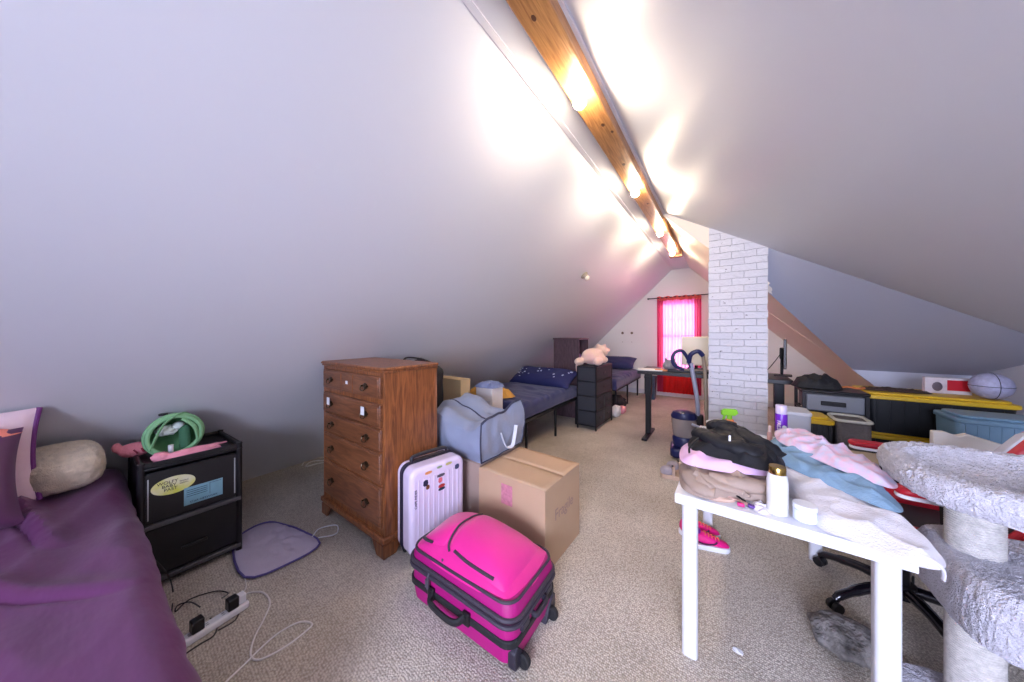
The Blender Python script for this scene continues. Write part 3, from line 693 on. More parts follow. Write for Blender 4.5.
for z, g in ((.205, .014), (.232, .012)):
    MB().tube([(x, y, z+.006*math.sin(x*14)+.004*math.sin(y*20)) for x, y in rr((hx+g)*2, (hy+g)*2, .07, 6)], .0105, 8, smooth=False, closed=True).build('zip_rim', mat('zip_charcoal', (58, 50, 62), .6), ms, smooth=True)
loft([rring(.20, hx+.004, hy+.004), rring(.23, hx+.01, hy+.01), rring(.25, hx+.004, hy+.002), rring(.268, hx+.004, hy+.0), rring(.29, hx-.012, hy-.012)]).build('expansion_band', M_magd, ms, smooth=True)
def ztop(x, y):
    a = min(1, abs(x)/(hx)); b = min(1, abs(y)/hy)
    return .285+.115*(1-a**2.6)*(1-b**3)+.012*noise.noise(Vector((x*6, y*7, 1)))-.02*x
def lidf(u, v):
    a = 2*u-1; b = 2*v-1
    # square to rounded square
    x = a*math.sqrt(1-.16*b*b)*(hx+.002); y = b*math.sqrt(1-.16*a*a)*(hy+.002)
    return (x, y, ztop(x, y) if max(abs(a), abs(b)) < 1 else .272)
MB().grid(44, 34, lidf).build('lid', M_mag, ms, smooth=True)
def pocket(x0, x1, y0, y1, lift, seed):
    def fn(u, v):
        a = 2*u-1; b = 2*v-1; x = (x0+x1)/2+(x1-x0)/2*a*math.sqrt(1-.1*b*b); y = (y0+y1)/2+(y1-y0)/2*b*math.sqrt(1-.1*a*a)
        e = (1-a**8)*(1-b**8)
        return (x, y, ztop(x, y)-.004+lift*e**.5)
    return MB().grid(34, 28, fn)
pocket(-.10, .285, -.175, .165, .022, 1).build('front_pocket', M_mag, ms, smooth=True)
pocket(-.30, -.11, -.165, .165, .014, 2).build('small_pocket', M_mag, ms, smooth=True)
def zline(pts, off, r=.004):
    return MB().tube([(x, y, ztop(x, y)+off) for x, y in pts], r, 6, flat=.7)
zz = MATS['zip_charcoal']
zline([(-.1, .13), (-.105, .05), (-.105, -.06), (-.095, -.14), (-.07, -.165)], .012, .006).build('zip', zz, ms, smooth=True)
zline([(-.04, -.158), (.05, -.166), (.14, -.166), (.21, -.16)], .014, .009).build('zip', zz, ms, smooth=True)
zline([(-.29, -.145), (-.25, -.16), (-.20, -.162)], .012, .009).build('zip', zz, ms, smooth=True)
MB().tube([(x, y, .288) for x, y in rr((hx-.002)*2, (hy-.004)*2, .07, 6)], .007, 8, smooth=False, closed=True).build('piping', zz, ms, smooth=True)
# side handle on the long side (front, -Y)
MB().tube([(-.14, -hy-.012, .135), (-.12, -hy-.045, .12), (.0, -hy-.055, .115), (.06, -hy-.045, .12), (.08, -hy-.012, .135)], .013, 8, flat=1.3).build('side_handle', M_blackm, ms, smooth=True)
for x in (-.15, .09): MB().box(x-.022, x+.022, -hy-.022, -hy-.002, .10, .16).build('handle_mount', M_black, ms, bevel=.006)
MB().tube([(-.16, -hy-.015, .235), (-.165, -hy-.022, .21), (-.17, -hy-.025, .17), (-.165, -hy-.022, .15)], .005).box(-.178, -.155, -hy-.03, -hy-.02, .16, .2).build('padlock', mat('steel_grey', (120, 116, 128), .35, .7), ms)
MB().box(-.1, -.09, -.19, -.182, .27, .31).build('zip_pull', MATS['steel_grey'], ms)
# wheel end (+X)
for y in (-.15, .15):
    y = y*.9; MB().prism([(y-.05 if y < 0 else y+.05, .015), (y+.05 if y < 0 else y-.05, .0), (y+.02 if y < 0 else y-.02, .05), (y-.03 if y < 0 else y+.03, .11), (y-.055 if y < 0 else y+.055, .09)], hx-.03, hx+.012, 'x').build('corner_guard', mat('guard_grey', (44, 40, 52), .5), ms, bevel=.006)
    MB().cyl((hx+.02, y-.012, .032), (hx+.02, y+.012, .032), .032, seg=22).build('wheel', M_blackm, ms, bevel=.004)
MB().tube([(hx+.012, -.05, .17), (hx+.035, -.045, .17), (hx+.038, .0, .17), (hx+.035, .045, .17), (hx+.012, .05, .17)], .011, 8, flat=1.2).build('end_handle', MATS['guard_grey'], ms, smooth=True)
for y in (-.11, .11): MB().box(hx, hx+.02, y-.03, y+.03, .15, .185).build('bumper', MATS['guard_grey'], ms, bevel=.006)
for y in (-.1, .1): MB().box(-hx-.022, -hx-.004, y-.02, y+.02, .09, .13).build('foot', M_black, ms, bevel=.005)

# ------------------------------------------------------------------ cardboard boxes
def carton(name, label, loc, sx, sy, h, rz=0, m=M_card, seam='x'):
    t = thing(name, label, 'cardboard box', loc, rz)
    b = MB(); b.box(0, sx, 0, .006, 0, h).box(0, sx, sy-.006, sy, 0, h).box(0, .006, 0, sy, 0, h).box(sx-.006, sx, 0, sy, 0, h).box(0, sx, 0, sy, 0, .006)
    b.build('box_body', m, t, bevel=.002)
    # two top flaps with a slight bow
    for k in (0, 1):
        def fn(u, v):
            if seam == 'x': x = sx*u; y = sy/2*(v if k == 0 else 1-v)*.995+(0 if k == 0 else 0); y = (sy/2*v*.995) if k == 0 else sy-(sy/2*v*.995)
            else: y = sy*u; x = (sx/2*v*.995) if k == 0 else sx-(sx/2*v*.995)
            return (x, y, h+.001+.006*math.sin(PI*u)*v*(1 if k else .6))
        MB().grid(12, 6, fn).build('flap', m, t, solid=.004, smooth=True)
    return t
b1 = carton('cardboard_box', 'big brown cardboard moving box behind the magenta suitcase', (-1.395, 1.615, 0), .533, .487, .505, -.037)
text('lettering', 'Fragile', mat('pencil_grey', (160, 132, 120), .7), b1, (.534, .25, .30), (PI/2, 0, PI/2), .1, .0004)
MB().box(.2, .29, -.001, .001, .33, .46).build('faded_stamp', mat('faded_pink_stamp', (206, 132, 148), .8, var=(40, .2)), b1)
hh = MB()
for x in (.17, .21, .25): hh.lathe([(.011, 0), (.011, .001)], (x-.04, .36+.3*(x-.2), .509), 12)
hh.build('ink_mark', mat('brown_ink', (140, 90, 70), .8), b1)
carton('cardboard_box', 'greyer cardboard box under the slumped grey storage bag', (-1.96, 1.665, 0), .53, .46, .495, 0, mat('grey_cardboard', (178, 154, 140), .8, var=(3, .06)))
carton('cardboard_box', 'tall tan cardboard box behind the dresser and the slumped grey bag', (-2.72, 2.3, 0), .48, .15, .955, 0, mat('tan_cardboard', (206, 178, 136), .8, var=(3, .06)), 'y')
db = thing('duffel_bag', 'tall black duffel bag standing on end behind the dresser', 'bag', (-2.32, 1.85, 0))
dm = MB()
def duf(u, v):
    a = 2*PI*u; k = v; ex = .6; sc = 1 if k < .9 else math.cos((k-.9)/.1*PI/2*.97)
    x = .235*math.copysign(abs(math.cos(a))**ex, math.cos(a))*sc; y = .13*math.copysign(abs(math.sin(a))**ex, math.sin(a))*sc
    z = 1.20*k+(.02*math.sin(x*9+1) if k > .85 else 0)
    q = .012*noise.noise(Vector((x*8, y*8, z*6)))
    return (x+q, y+q, z)
dm.grid(60, 50, duf); dm.v += [(0, 0, 0)]
dm.build('bag_body', M_blackm, db, smooth=True)
MB().tube([(-.16, -.06, 1.20), (-.08, -.08, 1.222), (.06, -.08, 1.222), (.17, -.06, 1.2)], .012, 8, flat=.6).build('carry_handle', M_black, db, smooth=True)
# ------------------------------------------------------------------ grey storage bag
M_gbag = mat('grey_blue_nylon', (140, 150, 174), .55, bump=(7, .5, .02), sheen=.2)
gbag = thing('storage_bag', 'slumped grey zipped storage bag with white handles on a cardboard box', 'bag', (-1.74, 1.93, .51))
def bagf(x, y, z, sag=True):
    return (x, y, z)
bg = MB(); n = 16
def hull(u, v, w):     # u along X, v along Y, w height
    x = -.30+.62*u; y = -.26+.52*v
    topz = .30+.06*math.sin(u*5+1)+.05*noise.noise(Vector((u*3, v*3, 2)))+.09*max(0, u-.75)*4*v-.07*(1-v)*(1-u)
    z = topz*w
    bul = .035*math.sin(PI*w)
    y += bul*(1 if v > .5 else -1)*abs(2*v-1)**3; x += bul*.6*(1 if u > .5 else -1)*abs(2*u-1)**3
    q = .012*noise.noise(Vector((x*9, y*9, z*9)))+.012*(1-abs(noise.noise(Vector((x*5+z*4, y*6, z*5+3))))*4)*.6
    return (x+q*(u-.5)*2, y+q*(v-.5)*2, z+(q if w > .9 else 0))
for fn in (lambda a, b: hull(a, b, 1), lambda a, b: hull(a, b, 0), lambda a, b: hull(a, 0, b), lambda a, b: hull(a, 1, b), lambda a, b: hull(0, a, b), lambda a, b: hull(1, a, b)):
    bg.grid(28, 22, fn)
bg.build('bag_body', M_gbag, gbag, smooth=True)
M_pipe = mat('slate_piping', (58, 62, 84), .6)
MB().tube([hull(1, k/8, 0) for k in range(9)], .005).tube([hull(1, k/8, 1) for k in range(9)], .009).tube([hull(1, 0, k/8) for k in range(9)], .006).tube([hull(1, 1, k/8) for k in range(9)], .006).build('piping', M_pipe, gbag, smooth=True)
MB().tube([hull(k/8, .55, 1) for k in range(9)], .007).build('zip', M_pipe, gbag, smooth=True)
hx_ = .345
MB().tube([(hx_, -.06, .17), (hx_+.02, -.02, .06), (hx_+.03, .05, .045), (hx_+.03, .08, .1), (hx_+.02, .12, .19)], .016, 6, flat=.3).build('handle', mat('white_webbing', (216, 220, 230), .7), gbag, smooth=True)

# white box with cloth, orange bag by bed
wb = thing('tall_box', 'narrow tall white box standing before the navy bed', 'box', (-2.29, 2.60, 0))
MB().box(0, .23, 0, .2, 0, .84).build('box_body', mat('pale_cream_card', (226, 222, 222), .6), wb, bevel=.004)
MB().box(.03, .2, -.0015, 0, .3, .7).build('printed_panel', mat('pale_print', (208, 204, 214), .6, var=(12, .1)), wb)
o = MB().heap([(-.13, -.11), (.1, -.12), (.15, 0), (.12, .11), (-.1, .12)], 0, .05, .015, 14, 3, sd=9).build('folded_cloth', mat('denim_grey_fabric', (122, 134, 172), .8), smooth=True, loc=(-2.175, 2.70, .842)); tag(o, 'blue grey folded cloth on top of the narrow white box', 'cloth')
o = MB().heap([(-.3, -.12), (0, -.16), (.3, -.12), (.34, .08), (0, .14), (-.3, .12)], 0, .1, .03, 9, 2.5, sd=4).build('orange_bag', mat('amber_fabric', (216, 160, 72), .7), smooth=True, loc=(-2.5, 3.12, .645)); tag(o, 'amber yellow bag lying on the near end of the navy bed', 'bag')

# ------------------------------------------------------------------ navy beds
def navybed(label, x0, x1, y0, y1, top, sd, legs):
    b = thing('bed', label, 'bed', ((x0+x1)/2, (y0+y1)/2, 0)); a = (x1-x0)/2; c = (y1-y0)/2
    drape(-a, a, -c, c, top, (.1, .14, .16, .1), .06, .014, 2.6, sd, 70, 80, .012).build('fitted_sheet', M_navy, b, smooth=True, solid=.006)
    MB().box(-a+.03, a-.03, -c+.03, c-.03, .44, top-.04).build('mattress', M_navy, b, bevel=.04)
    f = MB(); 
    for (p, q, r, s) in ((-a, -a+.03, -c, c), (a-.03, a, -c, c), (-a, a, -c, -c+.03), (-a, a, c-.03, c)): f.box(p, q, r, s, .40, .44)
    for k in range(8): y = -c+.1+k*(2*c-.2)/7; f.box(-a, a, y-.015, y+.015, .425, .44)
    f.build('bed_frame', M_dark, b)
    for (lx, ly) in legs: MB().cyl((lx-(x0+x1)/2, ly-(y0+y1)/2, 0), (lx-(x0+x1)/2, ly-(y0+y1)/2, .41), .017).build('leg', M_dark, b, smooth=True)
    return b
navybed('navy made-up bed on thin black legs nearer the dresser', -3.02, -1.87, 2.95, 4.6, .62, 11, [(-1.9, 3.05), (-1.92, 3.86), (-1.9, 4.55), (-2.98, 3.0), (-2.98, 4.55)])
navybed('navy bed in the far corner beneath the gable wall', -2.75, -1.55, 5.55, 7.55, .60, 12, [(-1.58, 5.62), (-1.58, 6.45), (-1.6, 7.45), (-2.7, 5.6), (-2.7, 7.5)])
sp_ = thing('body_pillow', 'long navy pillow printed with pale stars on the nearer navy bed', 'pillow', (-2.38, 4.33, .735), -.08)
pillow(1.12, .42, .23, 3).build('case', mat('dark_navy_fabric', (34, 38, 88), .8, bump=(9, .3, .01)), sp_, smooth=True, rot=(.5, 0, 0))
stars = MB(); random.seed(11)
for k in range(22):
    x = random.uniform(-.5, .5); b_ = random.uniform(-.75, .5); e = (1-(x/.56)**4)*(1-b_**4)
    p = Vector((x, b_*.2, .118*e**.55+.004)); p = Matrix.Rotation(.5, 3, 'X') @ p
    r = random.uniform(.01, .022); 
    pts = [(r*(1 if i % 2 == 0 else .45)*math.cos(i*PI/5), r*(1 if i % 2 == 0 else .45)*math.sin(i*PI/5)) for i in range(10)]
    stars.prism(pts, 0, .004, 'z', T=Matrix.Translation(p) @ Matrix.Rotation(.5+random.uniform(-.2, .2), 4, 'X'))
stars.build('star_print', mat('pale_print_blue', (196, 204, 230), .7), sp_)
o = pillow(1.0, .42, .2, 6).build('pillow', M_navy, smooth=True, loc=(-2.1, 7.25, .76), rot=(.5, 0, 0)); tag(o, 'plain navy pillow at the head of the far corner bed', 'pillow')
# things under the far bed
for (x, y, rx, rz_, c, nm, lab) in ((-1.5, 5.35, .09, .1, (232, 226, 220), 'white_plush_fur', 'white plush toy on the carpet beside the black tower of drawers'), (-1.66, 5.9, .2, .13, (36, 30, 36), 'black_cloth_heap', 'dark heap of clothes under the far corner bed'), (-1.47, 5.62, .08, .07, (232, 160, 170), 'pink_plush_fur', 'pink plush toy on the carpet by the far bed')):
    m = MB(); m.ball((0, 0, rz_), rx, rx*1.2, rz_, amp=.3, sd=x).ball((rx*.5, -rx*.8, rz_*1.3), rx*.5, rx*.5, rz_*.6, amp=.2)
    if 'plush' in nm: m.ball((rx*.4, -rx*1.3, rz_*2.0), rx*.22).ball((rx*.9, -rx*.8, rz_*2.0), rx*.22)
    o = m.build('plush_toy' if 'plush' in nm else 'clothes_heap', mat(nm, c, .9, bump=(40, .4)), loc=(x, y, 0), remesh=.012); tag(o, lab, 'plush toy' if 'plush' in nm else 'clothes')
# bookshelf
bk = thing('bookcase', 'dark brown narrow bookcase against the sloping wall', 'bookcase', (-2.21, 5.07, 0))
M_esp = wood_mat('espresso_wood', (70, 52, 58), (96, 74, 82), (6, 6, 1), .5, .1)
b = MB(); b.box(-.235, .235, -.22, -.2, 0, 1.34).box(-.235, .235, .2, .22, 0, 1.34).box(-.235, -.225, -.22, .22, 0, 1.34); b.build('carcass', M_esp, bk, bevel=.003)
MB().box(-.245, .245, -.235, .235, 1.335, 1.36).build('top', M_esp, bk, bevel=.003)
for z in (.05, .35, .65, .95): MB().box(-.225, .23, -.2, .2, z, z+.02).build('shelf', M_esp, bk)
o = MB().heap([(-.12, -.12), (.12, -.1), (.12, .12), (-.1, .12)], 0, .12, .03, 12, 2.5).build('folded_cloth', mat('violet_cloth', (120, 90, 150), .8), smooth=True, loc=(-2.15, 5.07, .972)); tag(o, 'violet folded cloth on the top shelf of the brown bookcase', 'cloth')

# woven black drawer tower
M_weave = mat('black_woven_fabric', (46, 48, 56), .7, bump=(140, .6, .004))
cr = thing('drawer_tower', 'tall black woven fabric drawer tower with a pink plush on top', 'drawer unit', (-1.655, 4.74, 0), -.03)
cx_, cy_ = .145, .35
f = MB()
for (x, y) in ((-cx_, -cy_), (cx_, -cy_), (-cx_, cy_), (cx_, cy_)): f.box(x-.009, x+.009, y-.009, y+.009, 0, .945)
for z in (.06, .28, .5, .72, .935):
    f.box(-cx_, cx_, -cy_-.006, -cy_+.006, z-.008, z+.008); f.box(-cx_, cx_, cy_-.006, cy_+.006, z-.008, z+.008); f.box(cx_-.006, cx_+.006, -cy_, cy_, z-.008, z+.008); f.box(-cx_-.006, -cx_+.006, -cy_, cy_, z-.008, z+.008)
f.build('frame', M_dark, cr)
MB().box(-cx_, cx_, -cy_, cy_, .94, .952).build('top_board', mat('charcoal_top', (40, 42, 50), .5), cr, bevel=.003)
for r_, (z0, z1) in enumerate(((.07, .27), (.29, .49), (.51, .71), (.73, .93))):
    cols = ((-cy_+.01, -.01), (.01, cy_-.01)) if r_ < 2 else ((-cy_+.01, cy_-.01),)
    for (y0, y1) in cols:
        d = MB().box(-cx_+.01, cx_+.004, y0, y1, z0, z1).build('drawer', M_weave, cr, bevel=.008)
        MB().box(cx_+.004, cx_+.012, (y0+y1)/2-.04, (y0+y1)/2+.04, (z0+z1)/2-.01, (z0+z1)/2+.01).build('pull', M_dark, d, bevel=.003)
    if True: MB().box(-cx_+.01, cx_-.01, -cy_-.004, -cy_+.004, z0, z1).build('side_panel', M_weave, cr)
pb = MB()
pb.ball((0, 0, .13), .17, .22, .13).ball((.06, .22, .2), .11, .11, .1).ball((.14, -.16, .07), .06, .14, .06).ball((-.14, -.2, .06), .06, .15, .06)
pb.ball((.13, .30, .22), .05, .05, .04).ball((.0, .24, .29), .035, .02, .035).ball((.12, .2, .29), .035, .02, .035).ball((.16, .05, .08), .05, .12, .05).ball((-.212, -.02, -.04), .055, .1, .13)
o = pb.build('plush_toy', mat('pale_pink_plush', (244, 196, 190), .9, sheen=.5, bump=(70, .4, .01), var=(5, .1, (244, 212, 186))), loc=(-1.65, 4.62, .955), remesh=.013)
tag(o, 'large pale pink plush animal slumped on top of the black tower', 'plush toy')

# blue bin at far wall
bb = thing('bin', 'slate blue bin standing by the far wall beneath the desk line', 'bin', (-1.28, 7.25, 0))
MB().lathe([(.13, 0), (.155, .46), (.165, .47), (.165, .5), (.15, .5), (.12, .02)], seg=4, T=Matrix.Rotation(PI/4, 4, 'Z')).build('bucket', mat('slate_blue_plastic', (62, 80, 108), .45), bb, bevel=.01)

# ------------------------------------------------------------------ standing desk
dk = thing('standing_desk', 'black raised standing desk running behind the chimney', 'desk', (-.15, 4.645, 0))
MB().box(-.78, .78, -.32, .32, .90, .946).build('desktop', mat('desk_black', (34, 34, 38), .35), dk, bevel=.004)
for x in (-.70, .70):
    MB().box(x-.035, x+.035, -.03, .03, .03, .9).build('leg', M_dark, dk, bevel=.004)
    MB().box(x-.045, x+.045, -.04, .04, .58, .9).build('lifting_sleeve', M_dark, dk, bevel=.004)
    MB().box(x-.035, x+.035, -.3, .3, 0, .03).build('foot', M_dark, dk, bevel=.008)
MB().box(-.7, .7, -.04, .04, .885, .92).build('crossbar', M_dark, dk)
MB().box(-.69, -.6, -.33, -.3, .87, .92).build('controller', M_black, dk, bevel=.003)
o = MB().prism(rr(.3, .21, .01), 0, .012).build('paper_sheets', mat('paper_white', (236, 234, 230), .7), loc=(-.80, 4.47, .947), rot=(0, 0, .2)); tag(o, 'white papers lying at the open end of the standing desk', 'paper')
o = MB().box(-.07, .07, -.05, .05, 0, .02).build('notebook', mat('orange_cover', (214, 140, 90), .6), loc=(-.66, 4.45, .947), rot=(0, 0, .3), bevel=.003); tag(o, 'small orange notebook beside the papers on the standing desk', 'notebook')
pg = MB(); pg.ball((0, 0, .07), .09, .09, .075).ball((-.05, .0, .15), .02).ball((.05, 0, .15), .02).ball((.0, -.08, .06), .03)
o = pg.build('plush_toy', mat('grey_plush', (140, 136, 144), .9, bump=(80, .4)), loc=(-.56, 4.52, .947), remesh=.008); tag(o, 'small grey round plush toy sitting on the standing desk', 'plush toy')
o = MB().box(-.24, .24, -.12, .12, 0, .03).build('laptop', M_black, loc=(-.33, 4.52, .947), bevel=.006); tag(o, 'closed black laptop lying on the standing desk', 'laptop')
o = MB().box(-.17, .17, -.02, .02, 0, .40).build('computer_monitor', mat('cream_plastic', (236, 228, 206), .4), loc=(-.29, 4.92, 1.0), bevel=.012)
cmn = o; tag(o, 'cream coloured monitor back panel standing on the standing desk', 'monitor')
MB().cyl((0, .03, .1), (0, .06, -.05), .02).box(-.1, .1, 0.0, .12, -.053, -.04).build('stand', M_dark, o)
# edge-on monitor arm at the right end
mm = thing('monitor', 'thin black monitor seen edge-on at the chimney end of the desk', 'monitor', (.62, 4.75, .946), math.radians(-8))
MB().box(-.012, .012, -.26, .26, .10, .43).build('screen', M_black, mm, bevel=.004)
MB().box(-.05, -.012, -.06, .06, .2, .33).build('rear_housing', M_blackm, mm, bevel=.008)
MB().cyl((-.03, 0, 0), (-.03, 0, .25), .014).build('stand_pole', M_dark, mm)
MB().box(-.1, .06, -.09, .09, 0, .012).build('stand_base', M_dark, mm, bevel=.003)
cord('monitor_cable', [(.30, 4.44, 1.0), (.42, 4.5, 1.02), (.5, 4.62, 1.1), (.575, 4.74, 1.2)], .004, M_cordb, 'thin black cable running up to the edge-on monitor')

# ------------------------------------------------------------------ upright carpet cleaner by the chimney
vc = thing('carpet_cleaner', 'upright navy and grey carpet cleaner with clear tank beside the chimney', 'vacuum cleaner', (-.36, 4.08, 0), .1)
MB().prism(rr(.28, .34, .06), .02, .12).build('floor_head', mat('navy_plastic', (28, 34, 84), .35), vc, bevel=.02, bseg=3)
MB().lathe([(0.092, .12), (0.115, .13), (0.121, .22), (0.109, .24)], seg=20, sy=.8).build('water_tank', MATS['navy_plastic'], vc, smooth=True)
MB().lathe([(0.103, .24), (0.115, .26), (0.132, .42), (0.127, .45)], seg=20, sy=.8).build('clear_tank', mat('smoky_clear', (150, 140, 138), .15, coat=.6), vc, smooth=True)
MB().lathe([(0.132, .45), (0.138, .47), (0.115, .52), (0.057, .54), (0.001, .545)], seg=20, sy=.8).build('tank_lid', MATS['navy_plastic'], vc, smooth=True)
MB().tube([(.12, .06, .12), (.14, .04, .6), (.07, .0, 1.1)], .024, 10).build('spine', mat('silver_plastic', (168, 174, 196), .3, .3), vc, smooth=True)
MB().tube([(.07, 0, 1.05), (.04, 0, 1.15), (-.02, -.02, 1.24), (-.09, -.03, 1.22), (-.12, -.03, 1.14), (-.09, -.02, 1.06), (-.0, 0, 1.02)], .019, 10).build('loop_handle', MATS['navy_plastic'], vc, smooth=True)
MB().tube([(.05, .0, 1.1), (.07, -.02, 1.2), (.14, -.02, 1.24), (.19, 0, 1.19)], .025, 10).build('grip', MATS['navy_plastic'], vc, smooth=True)
hs = MB(); p_ = [(.19, 0, 1.2), (.21, .0, 1.0), (.22, -.02, .6), (.235, -.03, .2), (.20, -.05, .06), (.12, -.1, .03)]
hs.tube(p_, .02, 10).build('hose', mat('taupe_hose', (140, 126, 108), .6), vc, smooth=True)
MB().cyl((.08, -.12, .42), (.2, -.2, .40), .014).build('hose_clip', MATS['silver_plastic'], vc, smooth=True)
MB().lathe([(.001, 0), (.02, .01), (.035, .05), (.035, .12), (.022, .16), (.001, .165)], T=RT((.17, -.18, .42), 2.3, 0, .6)).build('hand_tool', mat('maroon_plastic', (70, 34, 40), .3), vc, smooth=True)
MB().box(.1, .2, .02, .12, .12, .5).build('motor_body', M_black, vc, bevel=.02)

# ------------------------------------------------------------------ things in the bay beyond the chimney
ctt = thing('rolling_cart', 'black framed cart with a grey drawer left of the yellow-lidded totes', 'cart', (.84, 4.08, 0))
f = MB()
for x in (-.2, .2):
    for y in (-.18, .18): f.box(x-.012, x+.012, y-.012, y+.012, .04, .9)
for z in (.1, .5, .72, .9):
    f.box(-.2, .2, -.19, -.17, z-.01, z+.01); f.box(-.2, .2, .17, .19, z-.01, z+.01); f.box(-.21, -.19, -.18, .18, z-.01, z+.01); f.box(.19, .21, -.18, .18, z-.01, z+.01)
f.build('frame', M_dark, ctt)
MB().box(-.22, .22, -.2, .2, .9, .925).build('top_tray', M_black, ctt, bevel=.01)
d = MB().box(-.185, .185, -.195, .16, .735, .885).build('drawer', mat('grey_drawer', (120, 124, 132), .4), ctt, bevel=.01)
MB().box(-.09, .07, -.205, -.192, .79, .83).build('handle_recess', M_black, d, bevel=.006)
MB().box(-.185, .185, -.19, .16, .515, .70).build('basket', mat('charcoal_basket', (52, 54, 58), .6), ctt, bevel=.01)
MB().box(-.185, .185, -.19, .16, .115, .48).build('basket', MATS['charcoal_basket'], ctt, bevel=.01)
o = MB().heap([(-.16, -.1), (.1, -.13), (.18, 0), (.12, .12), (-.14, .12)], 0, .10, .03, 10, 2.4, sd=2).build('clothes_heap', M_blackm, smooth=True, loc=(.76, 4.1, .927)); tag(o, 'black folded clothes on top of the black cart', 'clothes')
o = MB().tube([(-.06, 0, .01), (0, .02, .018), (.05, -.01, .012), (.1, .01, .02)], .01, 6).build('cable_bundle', mat('copper_cable', (190, 110, 60), .5), smooth=True, loc=(.98, 4.1, .927)); tag(o, 'small orange cable bundle on the cart beside the black clothes', 'cable')
def tote(label, loc, sx, sy, h, body, lid, rz=0, cat='storage tote'):
    t = thing('storage_tote', label, cat, loc, rz)
    lo = rr(sx*.88, sy*.86, .04); hi = rr(sx*.96, sy*.95, .05); n = len(lo)
    b = loft([[(x, y, 0) for x, y in lo], [(x, y, h-.05) for x, y in hi]]); b.build('tub', body, t, smooth=True)
    rb = MB()
    for k in range(9): x = -sx*.4+sx*.8*k/8; rb.hexa([(x-.008, -sy*.43-.004, .03), (x+.008, -sy*.43-.004, .03), (x+.008, -sy*.43+.02, .03), (x-.008, -sy*.43+.02, .03), (x-.008, -sy*.474-.006, h-.06), (x+.008, -sy*.474-.006, h-.06), (x+.008, -sy*.46+.02, h-.06), (x-.008, -sy*.46+.02, h-.06)])
    rb.build('rib', body, t)
    MB().prism(rr(sx, sy, .05), h-.055, h-.02).prism(rr(sx-.06, sy-.06, .05), h-.021, h).build('lid', lid, t, bevel=.008)
    return t
M_tub = mat('black_tote_plastic', (26, 28, 32), .45)
M_lid2 = mat('olive_yellow_plastic', (150, 150, 40), .45)
tote('large black tote with a yellow lid, lower of the stacked pair', (1.47, 4.33, 0), .80, .5, .56, M_tub, M_yellow)
tote('large black tote with a yellow lid, topmost of the stacked pair', (1.48, 4.33, .561), .82, .52, .355, M_tub, M_yellow)
tote('small black tote with a yellow lid standing before the black cart', (.60, 3.64, 0), .33, .3, .75, M_tub, M_yellow)
tote('light blue storage box before the right end of the big totes', (1.66, 3.82, 0), .5, .34, .85, mat('pale_blue_plastic', (112, 146, 170), .4), MATS['pale_blue_plastic'], 0, 'storage box')
# clear bin, pale crate
cl = thing('clear_bin', 'clear plastic bin behind the purple can and the white table', 'storage bin', (.475, 3.28, 0))
lo = rr(.16, .2, .03); hi = rr(.18, .23, .03)
loft([[(x, y, 0) for x, y in lo], [(x, y, .82) for x, y in hi]]).build('tub', mat('frosted_clear_plastic', (186, 190, 196), .25, coat=.5), cl, smooth=True)
MB().prism(rr(.19, .24, .03), .815, .84).build('rim', mat('frosted_rim', (206, 208, 214), .3), cl, bevel=.005)
o = MB().box(-.10, .10, -.12, .12, 0, .74).build('wicker_hamper', mat('grey_brown_weave', (96, 90, 88), .7, bump=(60, .8, .01)), loc=(.875, 3.66, 0), bevel=.03); tag(o, 'grey hamper with a pale rim in front of the cart', 'hamper')
MB().tube([(x, y, .74) for x, y in rr(.205, .25, .04, 4)], .012, 8, smooth=False, closed=True).build('rim', mat('pale_rim', (190, 190, 176), .5), o, smooth=True)
# things on the tote lid
bx = thing('toy_package', 'red and white boxed toy leaning behind the silver ball', 'package', (1.63, 4.36, .918), .08)
MB().box(-.13, .13, -.02, .02, 0, .14).build('carton', mat('package_white', (206, 196, 200), .5, var=(20, .15)), bx, bevel=.003)
MB().box(-.005, .12, -.022, -.02, .03, .12).build('red_panel', mat('package_red', (190, 20, 40), .5), bx)
MB().ball((-.06, -.02, .06), .03, .006, .04).build('printed_patch', mat('package_grey', (96, 84, 92), .6), bx)
bll = thing('ball', 'silver grey ball with dark seams resting on the yellow tote lid', 'ball', (1.79, 4.2, .918))
MB().ball((0, 0, .105), .105, seg=32, rings=20).build('shell', mat('silver_ball', (168, 168, 196), .35, var=(40, .2), bump=(120, .3)), bll, smooth=True)
sm_ = MB()
for ax in ('x', 'z'):
    sm_.tube([((0 if ax == 'x' else .1055*math.cos(a)), .1055*(math.cos(a) if ax == 'x' else math.sin(a)), .105+(.1055*math.sin(a) if ax == 'x' else 0)) for a in [2*PI*i/32 for i in range(32)]], .0022, 6, smooth=False, closed=True)
sm_.build('seam', M_blackm, bll, smooth=True)
o = MB().heap([(-.2, -.06), (0, -.09), (.2, -.05), (.2, .06), (0, .08), (-.2, .05)], 0, .02, .012, 16, 3, sd=8).build('belt_heap', mat('dark_brown_strap', (60, 44, 38), .7), smooth=True, loc=(1.3, 4.28, .918)); tag(o, 'dark brown straps lying on the yellow tote lid', 'straps')
# white torn foam
o = MB().prism([(0, 0), (.42, 0), (.42, .03), (.30, .12), (.14, .17), (.10, .15), (.05, .17), (0, .165)], 0, .05, 'y').build('foam_offcut', mat('white_foam', (226, 222, 216), .9, bump=(30, .5)), loc=(1.18, 3.3, .62), rot=(0, 0, 0), bevel=.006)
tag(o, 'torn white foam sheet leaning behind the cat tree', 'foam')
o2 = MB().prism(rr(.5, .3, .03), 0, .62).build('packing_box', mat('dim_grey_box', (120, 118, 124), .6), loc=(1.40, 3.38, 0), bevel=.01); tag(o2, 'plain grey box behind the gaming chair with white foam on it', 'box')

